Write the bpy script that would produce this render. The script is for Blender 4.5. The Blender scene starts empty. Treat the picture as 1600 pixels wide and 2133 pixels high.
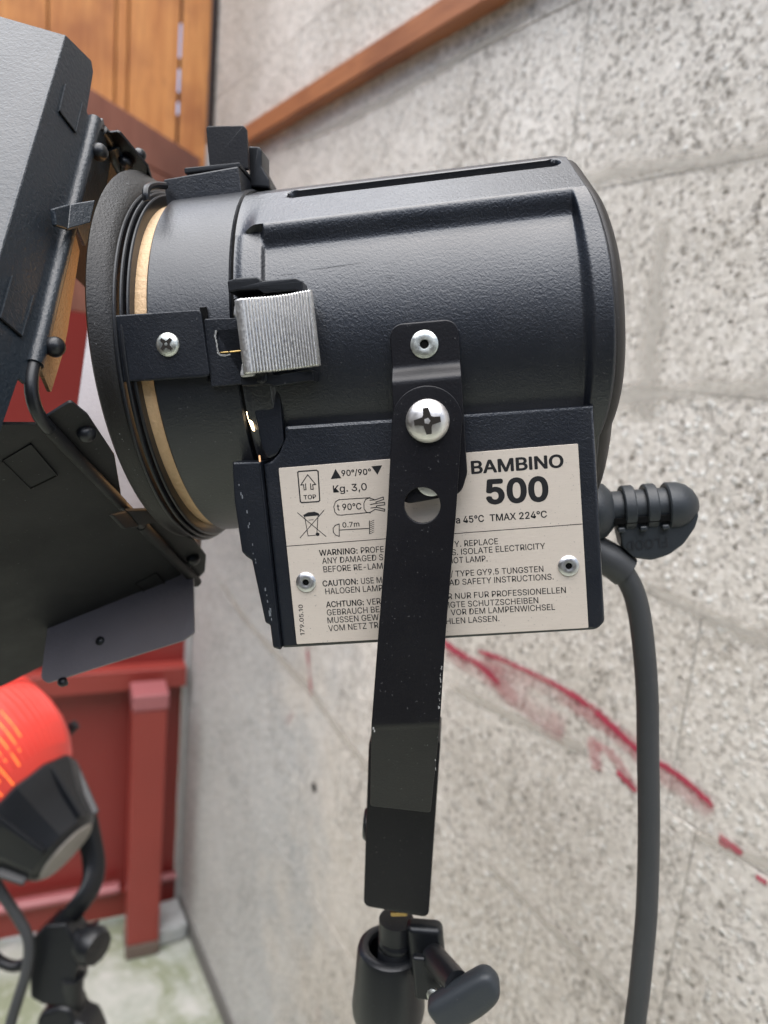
import bpy, bmesh, math, random
from math import radians as R_, sin, cos, pi, sqrt, atan2, hypot
from mathutils import Vector as V, Matrix
from mathutils.geometry import tessellate_polygon
random.seed(7)
S = bpy.context.scene
C = S.collection
M_ = 0.001                                     # everything below is written in millimetres

# ------------------------------------------------------------------ camera
FPX, CX, CY = 1540.0, 800.0, 1066.5            # focal length and centre in photo pixels
FLOOR = -1725.0                                # floor below the eye, mm
def nz(a): return V(a).normalized()
down = nz((-.095, 1, .2004)); Yw = V((-920, -396.5, 1540)); Yw = (Yw - Yw.dot(down)*down).normalized()
Zw = -down; Xw = Yw.cross(Zw)
W = Matrix((Xw, Yw, Zw))                       # camera axes -> world axes
ex = nz((14523, -1078, -1540)); ed = V((.0870, .9898, .1131)); ed = (ed - ed.dot(ex)*ex).normalized()
ey = ex.cross(ed); L = Matrix((ex, ey, -ed))   # camera axes -> lamp axes (x to the back of the lamp, y away, z up)
O = V(((890-CX)/FPX, (740-CY)/FPX, 1))*285.0
EYE = V((0, 0, -FLOOR))*M_

cam = bpy.data.cameras.new('camera'); camo = bpy.data.objects.new('camera', cam); C.objects.link(camo)
cx, cy, cz = W @ V((1,0,0)), W @ V((0,-1,0)), W @ V((0,0,-1))
m = Matrix((cx, cy, cz)).transposed().to_4x4(); m.translation = EYE; camo.matrix_world = m
cam.sensor_fit = 'VERTICAL'; cam.sensor_height = 36; cam.lens = 36*FPX/2133
cam.clip_start = .01; cam.clip_end = 400
cam.dof.use_dof = True; cam.dof.focus_distance = .295; cam.dof.aperture_fstop = 8.2
S.camera = camo

# ------------------------------------------------------------------ light
wd = bpy.data.worlds.new('World'); S.world = wd; wd.use_nodes = True
nt = wd.node_tree; bg = nt.nodes['Background']; sky = nt.nodes.new('ShaderNodeTexSky')
sky.sky_type = 'NISHITA'; sky.sun_disc = False
SUN_EL, SUN_AZ = R_(83), R_(-110)               # azimuth measured from +y towards +x
sky.sun_elevation = SUN_EL; sky.sun_rotation = SUN_AZ; sky.air_density = 1.0; sky.dust_density = 2.0; sky.ozone_density = 1.0
nt.links.new(sky.outputs[0], bg.inputs[0]); bg.inputs[1].default_value = .14
sl = bpy.data.lights.new('sun', 'SUN'); sl.energy = 4.4; sl.angle = R_(92); sl.color = (1, .988, .965)
so = bpy.data.objects.new('sun', sl); C.objects.link(so)
sd = V((sin(SUN_AZ)*cos(SUN_EL), cos(SUN_AZ)*cos(SUN_EL), sin(SUN_EL)))
so.rotation_euler = sd.to_track_quat('Z', 'Y').to_euler(); so.location = sd*5
S.view_settings.view_transform = 'Standard'; S.view_settings.look = 'None'
S.view_settings.exposure = 0.9; S.view_settings.gamma = 1
S.render.engine = 'CYCLES'

# ------------------------------------------------------------------ helpers
def P(u, v, Y=0.0):
    """photo pixel -> lamp coordinates on the plane y = Y of the lamp"""
    o = L @ (-O); d = L @ V(((u-CX)/FPX, (v-CY)/FPX, 1)); t = (Y-o.y)/d.y; return o + d*t
def PX(u, v, X):
    o = L @ (-O); d = L @ V(((u-CX)/FPX, (v-CY)/FPX, 1)); t = (X-o.x)/d.x; return o + d*t
def wpt(u, v, D):
    """photo pixel at camera depth D (mm) -> world mm relative to the eye"""
    return W @ (V(((u-CX)/FPX, (v-CY)/FPX, 1))*D)
def wall_pt(u, v, X=600.0):
    d = W @ V(((u-CX)/FPX, (v-CY)/FPX, 1)); return d*(X/d.x)

def tag(o, label=None, cat=None, group=None, kind=None):
    for k, x in (('label', label), ('category', cat), ('group', group), ('kind', kind)):
        if x: o[k] = x
    return o
def empty(name, loc, rot=None):
    o = bpy.data.objects.new(name, None); C.objects.link(o); o.empty_display_size = .02
    mm = (rot.to_4x4() if rot else Matrix.Identity(4)); mm.translation = loc; o.matrix_world = mm
    return o
def fin(name, me, mat, parent=None, smooth=True, bev=0, seg=2, ang=35):
    if mat: me.materials.clear(); me.materials.append(mat)
    if smooth:
        for p in me.polygons: p.use_smooth = True
        me.set_sharp_from_angle(angle=R_(ang))
    o = bpy.data.objects.new(name, me); C.objects.link(o)
    if parent: o.parent = parent
    if bev:
        b = o.modifiers.new('bevel', 'BEVEL'); b.width = bev*M_; b.segments = seg; b.limit_method = 'ANGLE'; b.angle_limit = R_(30)
        b.harden_normals = True; b.use_clamp_overlap = True
    return o
def from_bm(name, bm, mat, parent=None, **k):
    me = bpy.data.meshes.new(name); bmesh.ops.recalc_face_normals(bm, faces=bm.faces)
    bm.transform(Matrix.Scale(M_, 4)); bm.to_mesh(me); bm.free()
    return fin(name, me, mat, parent, **k)
def bm_box(bm, lo, hi, mx=None):
    vs = [bm.verts.new((x, y, z)) for x in (lo[0], hi[0]) for y in (lo[1], hi[1]) for z in (lo[2], hi[2])]
    if mx: 
        for v in vs: v.co = mx @ v.co
    for f in ((0,1,3,2),(4,6,7,5),(0,4,5,1),(2,3,7,6),(0,2,6,4),(1,5,7,3)): bm.faces.new([vs[i] for i in f])
    return bm
def box(name, lo, hi, mat, parent=None, bev=.6, mx=None, **k):
    return from_bm(name, bm_box(bmesh.new(), lo, hi, mx), mat, parent, bev=bev, **k)
def bm_lathe(bm, prof, mx, n=96, a0=0, a1=2*pi, closed=False):
    """prof: list of (axial, radius); axis = local z of mx"""
    full = abs(a1-a0-2*pi) < 1e-6; rows = []
    for (h, r) in prof:
        rows.append([bm.verts.new(mx @ V((r*cos(a0+(a1-a0)*i/n), r*sin(a0+(a1-a0)*i/n), h))) for i in range(n if full else n+1)])
    m_ = n if full else n
    pairs = list(zip(rows, rows[1:])) + ([(rows[-1], rows[0])] if closed else [])
    for A, B in pairs:
        for i in range(m_):
            j = (i+1) % len(A)
            try: bm.faces.new((A[i], A[j], B[j], B[i]))
            except ValueError: pass
    return rows
def axis_mx(p, d, up=None):
    """matrix with local z along d at p"""
    q = V(d).to_track_quat('Z', 'Y').to_matrix().to_4x4(); q.translation = V(p); return q
def lathe(name, prof, p, d, mat, parent=None, n=64, caps=True, closed=False, **k):
    bm = bmesh.new(); rows = bm_lathe(bm, prof, axis_mx(p, d), n, closed=closed)
    if caps and not closed:
        for r in (rows[0], rows[-1]):
            try: bm.faces.new(r)
            except ValueError: pass
    bmesh.ops.remove_doubles(bm, verts=bm.verts, dist=1e-4)
    return from_bm(name, bm, mat, parent, **k)
def smooth_path(pts, n=8):
    """Catmull-Rom through pts"""
    pts = [V(p) for p in pts]; q = [pts[0]*2-pts[1]] + pts + [pts[-1]*2-pts[-2]]; out = []
    for i in range(1, len(q)-2):
        for k in range(n):
            t = k/n; a, b, c, d = q[i-1], q[i], q[i+1], q[i+2]
            out.append(.5*((2*b)+(c-a)*t+(2*a-5*b+4*c-d)*t*t+(-a+3*b-3*c+d)*t**3))
    return out + [pts[-1]]
def bm_tube(bm, pts, rad, n=20, sx=1, sy=1, up=V((0,1,0))):
    rows = []; N = len(pts)
    for i, p in enumerate(pts):
        t = (pts[min(i+1, N-1)] - pts[max(i-1, 0)]).normalized()
        a = up.cross(t); a = a.normalized() if a.length > 1e-3 else V((1,0,0)); b = t.cross(a)
        r = rad(i/(N-1)) if callable(rad) else rad
        rows.append([bm.verts.new(p + a*r*sx*cos(2*pi*k/n) + b*r*sy*sin(2*pi*k/n)) for k in range(n)])
    for A, B in zip(rows, rows[1:]):
        for i in range(n): bm.faces.new((A[i], A[(i+1)%n], B[(i+1)%n], B[i]))
    bm.faces.new(rows[0]); bm.faces.new(rows[-1]); return bm
def tube(name, pts, rad, mat, parent=None, n=20, sub=8, sx=1, sy=1, **k):
    return from_bm(name, bm_tube(bmesh.new(), smooth_path(pts, sub) if sub > 1 else [V(p) for p in pts], rad, n, sx, sy), mat, parent, **k)
def rounded(pts, r):
    """round the corners of a 2-D polygon; r number or list"""
    out = []; n = len(pts)
    for i in range(n):
        p0, p, p1 = V(pts[i-1]), V(pts[i]), V(pts[(i+1) % n]); rr = r[i] if isinstance(r, (list, tuple)) else r
        a, b = (p0-p), (p1-p); la, lb = a.length, b.length; a.normalize(); b.normalize()
        th = a.angle(b); t = min(rr/math.tan(th/2), la*.49, lb*.49)
        if rr <= 0 or t < 1e-3: out.append(tuple(p)); continue
        q0, q1 = p+a*t, p+b*t
        for k in range(10):
            s = k/9; out.append(tuple(q0*(1-s)**2 + p*2*s*(1-s) + q1*s*s))
    return out
def circle2(x, y, r, n=36, sy=1): return [(x+r*cos(2*pi*i/n), y+r*sy*sin(2*pi*i/n)) for i in range(n)]
def plate(name, loops, mx, thick, mat, parent=None, bev=.35, bendf=None, cuts=(), ang=35):
    """2-D outline (with holes) extruded symmetrically; local xy -> mx"""
    cu = bpy.data.curves.new(name, 'CURVE'); cu.dimensions = '2D'; cu.fill_mode = 'BOTH'
    for lp in loops:
        sp = cu.splines.new('POLY'); sp.points.add(len(lp)-1); sp.use_cyclic_u = True
        for i, (x, y) in enumerate(lp): sp.points[i].co = (x, y, 0, 1)
    cu.extrude = max(thick/2-bev, .01); cu.bevel_depth = bev; cu.bevel_resolution = 1; cu.offset = -bev
    to = bpy.data.objects.new('t', cu); C.objects.link(to)
    me = bpy.data.meshes.new_from_object(to.evaluated_get(bpy.context.evaluated_depsgraph_get()))
    bpy.data.objects.remove(to); bpy.data.curves.remove(cu)
    bm = bmesh.new(); bm.from_mesh(me); bpy.data.meshes.remove(me)
    bmesh.ops.remove_doubles(bm, verts=bm.verts, dist=1e-4)
    for (co, no) in cuts:
        bmesh.ops.bisect_plane(bm, geom=bm.verts[:]+bm.edges[:]+bm.faces[:], plane_co=co, plane_no=no)
    if bendf:
        for v in bm.verts: v.co = V(bendf(v.co))
    bm.transform(mx)
    o = from_bm(name, bm, mat, parent, ang=ang)
    wn = o.modifiers.new('normals', 'WEIGHTED_NORMAL'); wn.keep_sharp = True; wn.weight = 80
    return o
# local (x, z) plane of the lamp, thickness along y, centred on y=Y
def XZ(Y): return Matrix(((1,0,0,0),(0,0,1,Y),(0,1,0,0),(0,0,0,1)))
def frame(o, u, v):
    u = V(u).normalized(); v = V(v).normalized(); w = u.cross(v)
    m = Matrix((u, v, w)).transposed().to_4x4(); m.translation = V(o); return m
def pxpoly(pts, Y): return [(P(u, v, Y).x, P(u, v, Y).z) for u, v in pts]

GLYPHS = {
' ': (187, []),
',': (187, [[[38,-119],[68,71],[137,71],[84,-119]]]),
'-': (453, [[[337,244],[337,188],[114,188],[114,244]]]),
'.': (187, [[[95,-4],[83,-3],[73,1],[63,9],[55,18],[51,29],[50,41],[51,53],[55,64],[63,73],[73,81],[83,85],[95,87],[107,85],[118,81],[128,73],[135,64],[140,53],[141,41],[140,29],[135,18],[128,9],[118,1],[107,-3]]]),
'/': (249, [[[235,533],[71,-76],[14,-76],[178,533]]]),
'0': (453, [[[227,-7],[191,-3],[158,7],[130,24],[105,48],[85,77],[69,113],[57,155],[50,202],[48,254],[50,306],[57,353],[69,395],[85,431],[106,461],[130,484],[159,502],[191,512],[227,516],[262,512],[295,502],[323,484],[348,461],[368,431],[384,395],[396,353],[403,306],[405,254],[403,202],[396,155],[384,113],[368,77],[348,48],[323,24],[295,7],[263,-3]],[[227,50],[250,52],[271,60],[290,74],[306,92],[320,116],[330,144],[338,176],[342,213],[344,254],[342,295],[338,332],[330,365],[320,393],[306,416],[290,435],[271,449],[250,457],[227,460],[203,457],[182,449],[163,435],[147,416],[134,393],[123,365],[115,332],[111,295],[109,254],[111,213],[115,176],[123,144],[134,116],[147,92],[163,74],[182,60],[203,52]]]),
'1': (300, [[[216,509],[216,0],[152,0],[152,448],[149,448],[26,358],[26,427],[138,509]]]),
'2': (453, [[[64,0],[64,47],[234,229],[252,248],[268,266],[282,282],[294,298],[303,312],[311,327],[316,341],[319,356],[320,371],[319,389],[315,405],[308,419],[298,431],[287,441],[273,449],[258,455],[241,458],[224,460],[205,458],[188,454],[172,447],[159,438],[148,427],[139,413],[132,398],[128,381],[127,362],[66,362],[68,391],[75,418],[86,442],[102,464],[121,482],[143,496],[168,507],[196,513],[225,516],[254,513],[281,507],[306,497],[328,482],[346,465],[361,445],[372,423],[379,398],[381,372],[380,354],[377,336],[371,318],[363,299],[351,280],[336,259],[317,235],[294,209],[267,180],[153,60],[153,57],[389,57],[389,0]]]),
'3': (453, [[[218,-7],[188,-5],[159,1],[133,10],[108,22],[88,38],[70,57],[57,79],[48,104],[44,132],[109,132],[112,115],[118,100],[126,87],[137,76],[150,66],[165,59],[182,54],[200,51],[219,50],[239,51],[258,55],[275,61],[291,69],[304,80],[315,93],[323,108],[328,125],[329,145],[328,163],[323,180],[316,196],[306,211],[292,223],[275,234],[254,241],[229,246],[201,248],[157,248],[157,299],[288,448],[288,452],[70,452],[70,509],[372,509],[372,461],[211,278],[211,289],[247,290],[279,286],[308,276],[333,262],[354,244],[371,222],[383,198],[391,173],[393,145],[390,116],[383,90],[370,66],[354,45],[333,27],[309,12],[281,2],[251,-5]]]),
'4': (453, [[[40,105],[40,158],[247,509],[311,509],[109,166],[109,163],[413,163],[413,105]],[[282,0],[282,121],[282,146],[282,318],[343,318],[343,0]]]),
'5': (453, [[[221,-7],[192,-5],[165,1],[140,11],[118,25],[99,41],[83,60],[71,82],[63,105],[60,130],[122,130],[125,115],[130,102],[138,89],[148,78],[160,68],[173,60],[188,54],[204,51],[221,50],[241,51],[259,56],[276,64],[291,75],[304,89],[314,104],[322,122],[326,141],[328,162],[326,183],[321,203],[314,221],[303,237],[290,251],[275,262],[257,270],[238,275],[218,277],[201,276],[184,273],[167,268],[152,262],[139,255],[128,246],[67,253],[96,509],[366,509],[366,452],[151,452],[134,301],[136,301],[148,311],[162,318],[178,325],[194,330],[212,333],[229,334],[252,332],[274,328],[294,321],[313,311],[330,299],[345,285],[358,269],[370,251],[379,231],[386,210],[390,187],[391,163],[388,132],[381,102],[369,76],[352,52],[332,32],[309,15],[282,3],[253,-4]]]),
'7': (453, [[[97,0],[323,448],[323,452],[62,452],[62,509],[391,509],[391,449],[165,0]]]),
'9': (453, [[[226,516],[256,513],[285,506],[310,494],[333,478],[352,458],[368,434],[380,408],[387,378],[389,347],[387,322],[382,296],[373,270],[359,240],[340,207],[315,168],[200,0],[130,0],[301,248],[307,248],[302,238],[295,229],[287,221],[278,214],[268,207],[257,202],[245,198],[232,195],[218,195],[188,197],[161,203],[137,214],[116,229],[98,247],[83,269],[72,294],[66,321],[64,352],[66,382],[73,411],[85,436],[101,459],[120,479],[143,494],[168,506],[196,513]],[[226,460],[207,459],[190,454],[174,446],[160,435],[148,423],[138,407],[131,390],[127,372],[125,352],[127,331],[131,313],[138,295],[148,280],[160,268],[174,257],[190,250],[207,245],[226,243],[245,245],[263,249],[279,257],[293,267],[305,280],[314,295],[322,312],[326,330],[327,350],[326,371],[322,390],[314,407],[305,422],[293,435],[279,446],[263,454],[245,459]]]),
':': (187, [[[95,-4],[83,-3],[73,1],[63,9],[55,18],[51,29],[50,41],[51,53],[55,64],[63,73],[73,81],[83,85],[95,87],[107,85],[118,81],[128,73],[135,64],[140,53],[141,41],[140,29],[135,18],[128,9],[118,1],[107,-3]],[[95,271],[83,272],[73,277],[63,284],[55,294],[51,304],[50,316],[51,328],[55,339],[63,349],[73,356],[83,360],[95,362],[107,360],[118,356],[128,349],[135,339],[140,328],[141,316],[140,304],[135,294],[128,284],[118,277],[107,272]]]),
'A': (479, [[[16,0],[201,509],[276,509],[463,0],[395,0],[287,302],[280,323],[272,346],[264,372],[255,402],[244,438],[232,478],[245,478],[233,437],[222,402],[213,371],[204,345],[197,322],[191,302],[85,0]],[[110,142],[110,199],[370,199],[370,142]]]),
'B': (456, [[[60,0],[60,509],[241,509],[274,507],[304,501],[329,491],[350,477],[367,461],[381,442],[390,421],[396,398],[398,374],[397,353],[393,336],[387,320],[378,307],[368,295],[356,286],[343,278],[329,272],[315,267],[315,262],[331,260],[347,254],[363,245],[378,234],[391,220],[402,203],[411,184],[416,161],[418,136],[416,111],[410,88],[400,67],[386,48],[368,31],[344,18],[317,8],[284,2],[247,0]],[[125,57],[245,57],[281,60],[309,67],[330,80],[344,96],[353,115],[355,137],[354,153],[350,169],[342,184],[333,197],[320,209],[306,218],[289,225],[269,229],[248,231],[125,231]],[[125,285],[238,285],[256,287],[273,290],[288,296],[302,304],[314,314],[323,326],[330,340],[335,355],[336,372],[333,393],[326,412],[313,429],[294,442],[270,449],[240,452],[125,452]]]),
'C': (510, [[[267,-7],[225,-3],[186,7],[150,25],[119,49],[92,79],[70,115],[53,157],[44,203],[40,254],[44,305],[53,352],[70,393],[92,429],[119,459],[150,484],[186,501],[225,512],[267,516],[293,514],[317,511],[340,504],[362,496],[383,485],[402,471],[419,456],[435,438],[448,418],[459,397],[467,373],[473,348],[408,348],[404,365],[397,380],[389,395],[380,407],[369,418],[357,428],[344,437],[330,444],[315,449],[300,453],[284,455],[267,456],[237,453],[209,445],[184,432],[161,414],[141,391],[125,364],[113,332],[106,295],[103,254],[106,213],[113,177],[125,145],[141,117],[161,94],[184,76],[210,63],[237,56],[267,53],[284,54],[300,56],[315,60],[330,65],[344,72],[357,81],[369,90],[380,102],[389,114],[397,128],[404,144],[408,160],[473,160],[467,135],[459,112],[448,91],[435,71],[420,53],[402,38],[383,24],[363,13],[341,5],[317,-2],[293,-6]]]),
'D': (502, [[[219,0],[96,0],[96,57],[215,57],[254,60],[288,68],[318,81],[343,99],[363,122],[379,149],[390,181],[397,216],[399,255],[397,294],[390,329],[379,361],[364,388],[344,410],[320,428],[291,441],[258,449],[221,452],[93,452],[93,509],[225,509],[273,505],[315,495],[353,478],[385,455],[412,426],[433,391],[449,351],[458,306],[462,255],[458,205],[449,159],[433,119],[411,83],[384,54],[351,31],[312,14],[268,3]],[[125,509],[125,0],[60,0],[60,509]]]),
'E': (418, [[[60,0],[60,509],[372,509],[372,452],[125,452],[125,286],[355,286],[355,229],[125,229],[125,57],[375,57],[375,0]]]),
'F': (410, [[[60,0],[60,509],[369,509],[369,452],[125,452],[125,278],[346,278],[346,221],[125,221],[125,0]]]),
'G': (520, [[[269,-7],[225,-3],[185,7],[149,25],[118,49],[91,79],[69,116],[53,157],[43,203],[40,254],[43,305],[53,352],[69,393],[91,429],[117,459],[149,484],[184,501],[223,512],[265,516],[291,514],[316,510],[340,504],[363,494],[384,483],[403,469],[421,453],[436,436],[449,416],[460,395],[468,373],[474,349],[408,349],[402,365],[395,379],[387,393],[378,406],[368,417],[356,427],[344,436],[330,443],[315,448],[300,453],[283,455],[265,456],[236,453],[209,445],[183,432],[160,414],[141,392],[125,364],[113,332],[106,295],[103,254],[106,213],[113,177],[125,145],[141,117],[161,95],[184,76],[210,63],[238,56],[269,53],[296,55],[322,61],[345,71],[365,85],[382,102],[396,123],[407,147],[413,173],[415,202],[434,199],[283,199],[283,256],[478,256],[478,200],[475,160],[466,124],[451,91],[431,62],[406,38],[377,19],[344,5],[308,-4]]]),
'H': (517, [[[60,0],[60,509],[125,509],[125,289],[392,289],[392,509],[457,509],[457,0],[392,0],[392,232],[125,232],[125,0]]]),
'I': (185, [[[60,0],[60,509],[125,509],[125,0]]]),
'K': (466, [[[104,145],[104,216],[116,231],[128,246],[139,261],[151,275],[162,289],[174,303],[187,317],[199,331],[212,344],[364,509],[448,509],[231,276],[228,276]],[[60,0],[60,509],[125,509],[125,334],[124,225],[125,193],[125,0]],[[372,0],[188,259],[228,309],[449,0]]]),
'L': (393, [[[60,0],[60,509],[125,509],[125,57],[361,57],[361,0]]]),
'M': (628, [[[60,0],[60,509],[152,509],[277,187],[287,159],[299,123],[311,84],[322,49],[307,49],[318,83],[330,121],[342,158],[352,187],[476,509],[568,509],[568,0],[504,0],[504,291],[504,327],[505,369],[506,413],[507,457],[513,457],[508,441],[503,425],[498,409],[482,363],[467,322],[456,291],[342,0],[286,0],[170,291],[159,321],[145,361],[129,408],[112,457],[119,457],[120,416],[121,372],[122,328],[122,291],[122,0]]]),
'N': (523, [[[60,0],[60,509],[136,509],[343,183],[349,174],[355,163],[363,151],[371,137],[379,122],[388,107],[396,90],[405,73],[414,55],[405,54],[403,72],[402,90],[401,108],[400,126],[399,142],[399,157],[399,195],[399,509],[463,509],[463,0],[387,0],[202,290],[177,331],[168,346],[159,363],[148,381],[108,452],[119,454],[122,384],[124,328],[125,291],[125,0]]]),
'O': (533, [[[267,-7],[225,-3],[186,7],[150,25],[119,49],[92,79],[70,115],[53,157],[44,203],[40,254],[44,305],[53,352],[70,393],[92,429],[119,459],[150,484],[186,501],[225,512],[267,516],[309,512],[348,501],[384,484],[415,459],[442,429],[464,393],[480,352],[490,305],[493,254],[490,203],[480,157],[464,115],[442,79],[415,49],[384,25],[348,7],[309,-3]],[[267,53],[296,55],[324,63],[349,76],[372,94],[392,116],[408,144],[420,176],[428,213],[430,254],[428,295],[420,332],[408,365],[392,392],[372,415],[349,433],[324,446],[296,453],[267,456],[237,453],[210,445],[184,433],[161,415],[142,392],[125,364],[113,332],[106,295],[103,254],[106,213],[113,176],[125,144],[142,117],[161,94],[184,76],[210,63],[237,55]]]),
'P': (444, [[[60,0],[60,509],[235,509],[272,506],[305,499],[332,487],[356,471],[375,452],[390,430],[400,404],[407,377],[409,348],[407,318],[400,291],[390,265],[375,243],[356,223],[332,207],[305,195],[272,188],[235,186],[109,186],[109,242],[233,242],[257,244],[279,248],[297,256],[312,266],[324,279],[333,294],[339,310],[343,328],[344,348],[343,367],[339,385],[333,402],[324,416],[312,428],[297,439],[279,446],[257,451],[232,452],[125,452],[125,0]]]),
'R': (449, [[[60,0],[60,509],[236,509],[273,506],[305,500],[333,489],[356,473],[376,455],[390,433],[401,408],[407,381],[409,352],[407,323],[401,296],[390,271],[376,250],[356,232],[333,217],[305,206],[273,200],[236,198],[96,198],[96,255],[234,255],[258,256],[280,260],[298,267],[313,276],[325,287],[334,300],[340,316],[344,333],[345,352],[344,371],[340,389],[334,405],[325,419],[313,430],[298,440],[279,446],[258,451],[233,452],[125,452],[125,0]],[[353,0],[230,229],[303,229],[428,0]]]),
'S': (446, [[[224,-9],[188,-7],[156,-1],[128,9],[102,23],[81,40],[64,60],[51,83],[42,109],[38,137],[104,137],[108,118],[114,102],[123,88],[136,76],[150,66],[166,59],[185,53],[204,50],[224,49],[246,50],[267,54],[286,60],[303,69],[317,79],[329,92],[338,106],[344,122],[346,139],[344,154],[340,168],[332,179],[322,189],[310,197],[296,205],[280,211],[263,217],[245,222],[184,239],[145,253],[112,269],[86,289],[67,313],[56,341],[52,372],[54,400],[62,425],[75,448],[92,468],[113,484],[138,498],[165,508],[195,514],[227,516],[259,514],[289,508],[316,498],[340,484],[360,468],[377,449],[390,427],[398,403],[401,378],[337,378],[332,402],[320,421],[302,437],[280,449],[254,456],[225,459],[204,457],[185,454],[167,448],[152,440],[139,430],[129,418],[121,405],[117,391],[115,376],[117,359],[122,345],[131,334],[142,324],[155,315],[169,308],[184,302],[198,297],[212,293],[264,279],[279,275],[295,270],[312,264],[328,256],[344,248],[359,238],[372,226],[384,213],[395,198],[402,180],[407,161],[408,139],[406,112],[399,87],[386,64],[370,43],[349,25],[323,11],[294,0],[261,-7]]]),
'T': (448, [[[32,452],[32,509],[417,509],[417,452],[257,452],[257,0],[193,0],[193,452]]]),
'U': (517, [[[259,-8],[220,-6],[186,2],[154,15],[126,33],[103,55],[85,80],[71,108],[63,140],[60,173],[60,509],[124,509],[124,178],[126,155],[132,133],[141,113],[153,95],[169,80],[187,68],[208,59],[232,53],[259,52],[285,53],[309,59],[331,68],[349,80],[364,95],[377,113],[385,133],[391,155],[393,178],[393,509],[457,509],[457,173],[454,140],[446,108],[433,80],[414,55],[391,33],[363,15],[332,2],[297,-6]]]),
'V': (479, [[[204,0],[16,509],[84,509],[192,206],[199,187],[207,164],[215,137],[225,106],[236,71],[248,31],[235,31],[247,71],[257,107],[267,138],[276,165],[283,187],[290,206],[395,509],[463,509],[278,0]]]),
'W': (686, [[[155,0],[16,509],[82,509],[163,196],[167,179],[172,162],[175,145],[187,94],[190,76],[194,58],[197,40],[189,40],[193,58],[196,76],[200,94],[203,111],[207,128],[211,145],[224,196],[306,509],[380,509],[462,196],[466,179],[470,162],[474,145],[486,94],[490,76],[494,58],[497,40],[488,40],[492,58],[495,76],[499,94],[503,111],[506,128],[510,145],[523,196],[603,509],[670,509],[530,0],[455,0],[368,323],[362,345],[357,368],[351,391],[346,417],[341,445],[336,475],[350,475],[345,446],[340,420],[335,395],[330,371],[324,347],[318,323],[230,0]]]),
'X': (474, [[[18,0],[217,284],[217,236],[29,509],[104,509],[178,400],[188,386],[196,373],[204,361],[211,350],[217,340],[223,329],[230,318],[236,305],[243,292],[232,292],[252,329],[258,339],[265,350],[272,361],[298,400],[374,509],[446,509],[259,239],[259,287],[456,0],[382,0],[292,129],[268,165],[262,175],[256,185],[250,195],[244,206],[237,218],[230,231],[244,231],[238,219],[231,207],[225,196],[219,186],[213,176],[206,166],[182,129],[91,0]]]),
'Y': (472, [[[203,0],[203,208],[16,509],[91,509],[192,344],[203,327],[213,309],[222,292],[231,274],[240,254],[250,230],[224,230],[233,254],[242,275],[251,293],[260,310],[270,327],[280,344],[381,509],[455,509],[268,208],[268,0]]]),
'Z': (438, [[[42,0],[42,46],[273,385],[284,400],[295,415],[306,431],[318,446],[329,461],[341,476],[348,454],[327,453],[306,453],[285,452],[265,452],[244,452],[223,452],[40,452],[40,509],[397,509],[397,462],[169,129],[157,113],[146,97],[134,81],[97,33],[90,54],[111,55],[131,56],[152,57],[173,57],[193,57],[214,57],[399,57],[399,0]]]),
'a': (389, [[[160,-9],[137,-7],[115,-3],[94,5],[76,15],[60,29],[48,45],[38,63],[32,84],[30,108],[32,128],[36,146],[43,161],[53,174],[64,184],[78,193],[92,200],[108,206],[125,211],[143,214],[161,217],[178,220],[234,227],[247,229],[257,231],[265,235],[271,240],[274,246],[276,255],[276,257],[275,272],[272,285],[267,297],[260,307],[251,315],[240,322],[227,327],[212,330],[196,331],[178,330],[163,327],[149,322],[137,316],[127,309],[118,301],[110,292],[104,283],[100,274],[41,291],[51,313],[64,331],[79,346],[95,358],[114,368],[133,375],[153,380],[173,383],[194,384],[208,384],[223,382],[239,379],[255,375],[271,369],[286,360],[300,350],[312,336],[322,320],[330,301],[335,278],[337,251],[337,0],[277,0],[277,52],[272,52],[267,43],[260,34],[252,25],[242,16],[229,8],[215,1],[199,-4],[181,-7]],[[170,45],[192,47],[211,51],[228,59],[242,68],[254,80],[263,93],[270,108],[274,122],[276,138],[276,190],[272,187],[267,184],[259,182],[251,180],[241,178],[231,176],[200,171],[175,168],[161,166],[147,163],[134,159],[122,153],[112,147],[103,139],[97,130],[93,118],[92,105],[93,93],[96,82],[102,72],[109,64],[119,57],[130,52],[142,48],[156,46]]]),
'g': (425, [[[207,-151],[180,-149],[156,-146],[134,-140],[114,-132],[97,-122],[82,-110],[70,-97],[59,-84],[51,-69],[101,-41],[107,-49],[114,-57],[122,-66],[131,-74],[142,-82],[154,-88],[169,-93],[187,-96],[207,-97],[236,-95],[261,-87],[282,-75],[298,-58],[308,-34],[311,-6],[311,68],[306,68],[301,60],[294,51],[287,41],[277,32],[266,23],[252,16],[236,10],[217,6],[195,5],[165,7],[138,14],[113,27],[90,43],[71,65],[55,90],[43,120],[36,154],[34,191],[36,229],[43,263],[55,293],[71,320],[90,342],[112,361],[138,374],[166,382],[196,384],[218,383],[237,379],[253,373],[267,365],[279,356],[288,346],[296,336],[302,327],[308,319],[313,319],[313,379],[372,379],[372,-9],[370,-40],[363,-67],[350,-90],[334,-109],[314,-124],[291,-136],[265,-144],[237,-149]],[[205,59],[227,61],[246,66],[264,75],[278,87],[290,103],[300,121],[307,142],[311,166],[312,193],[311,219],[307,242],[300,264],[291,283],[279,299],[264,312],[247,322],[227,328],[205,330],[182,328],[163,322],[145,312],[130,298],[118,282],[109,262],[102,241],[98,218],[96,193],[98,167],[102,144],[109,123],[118,104],[131,88],[145,76],[163,66],[183,61]]]),
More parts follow.
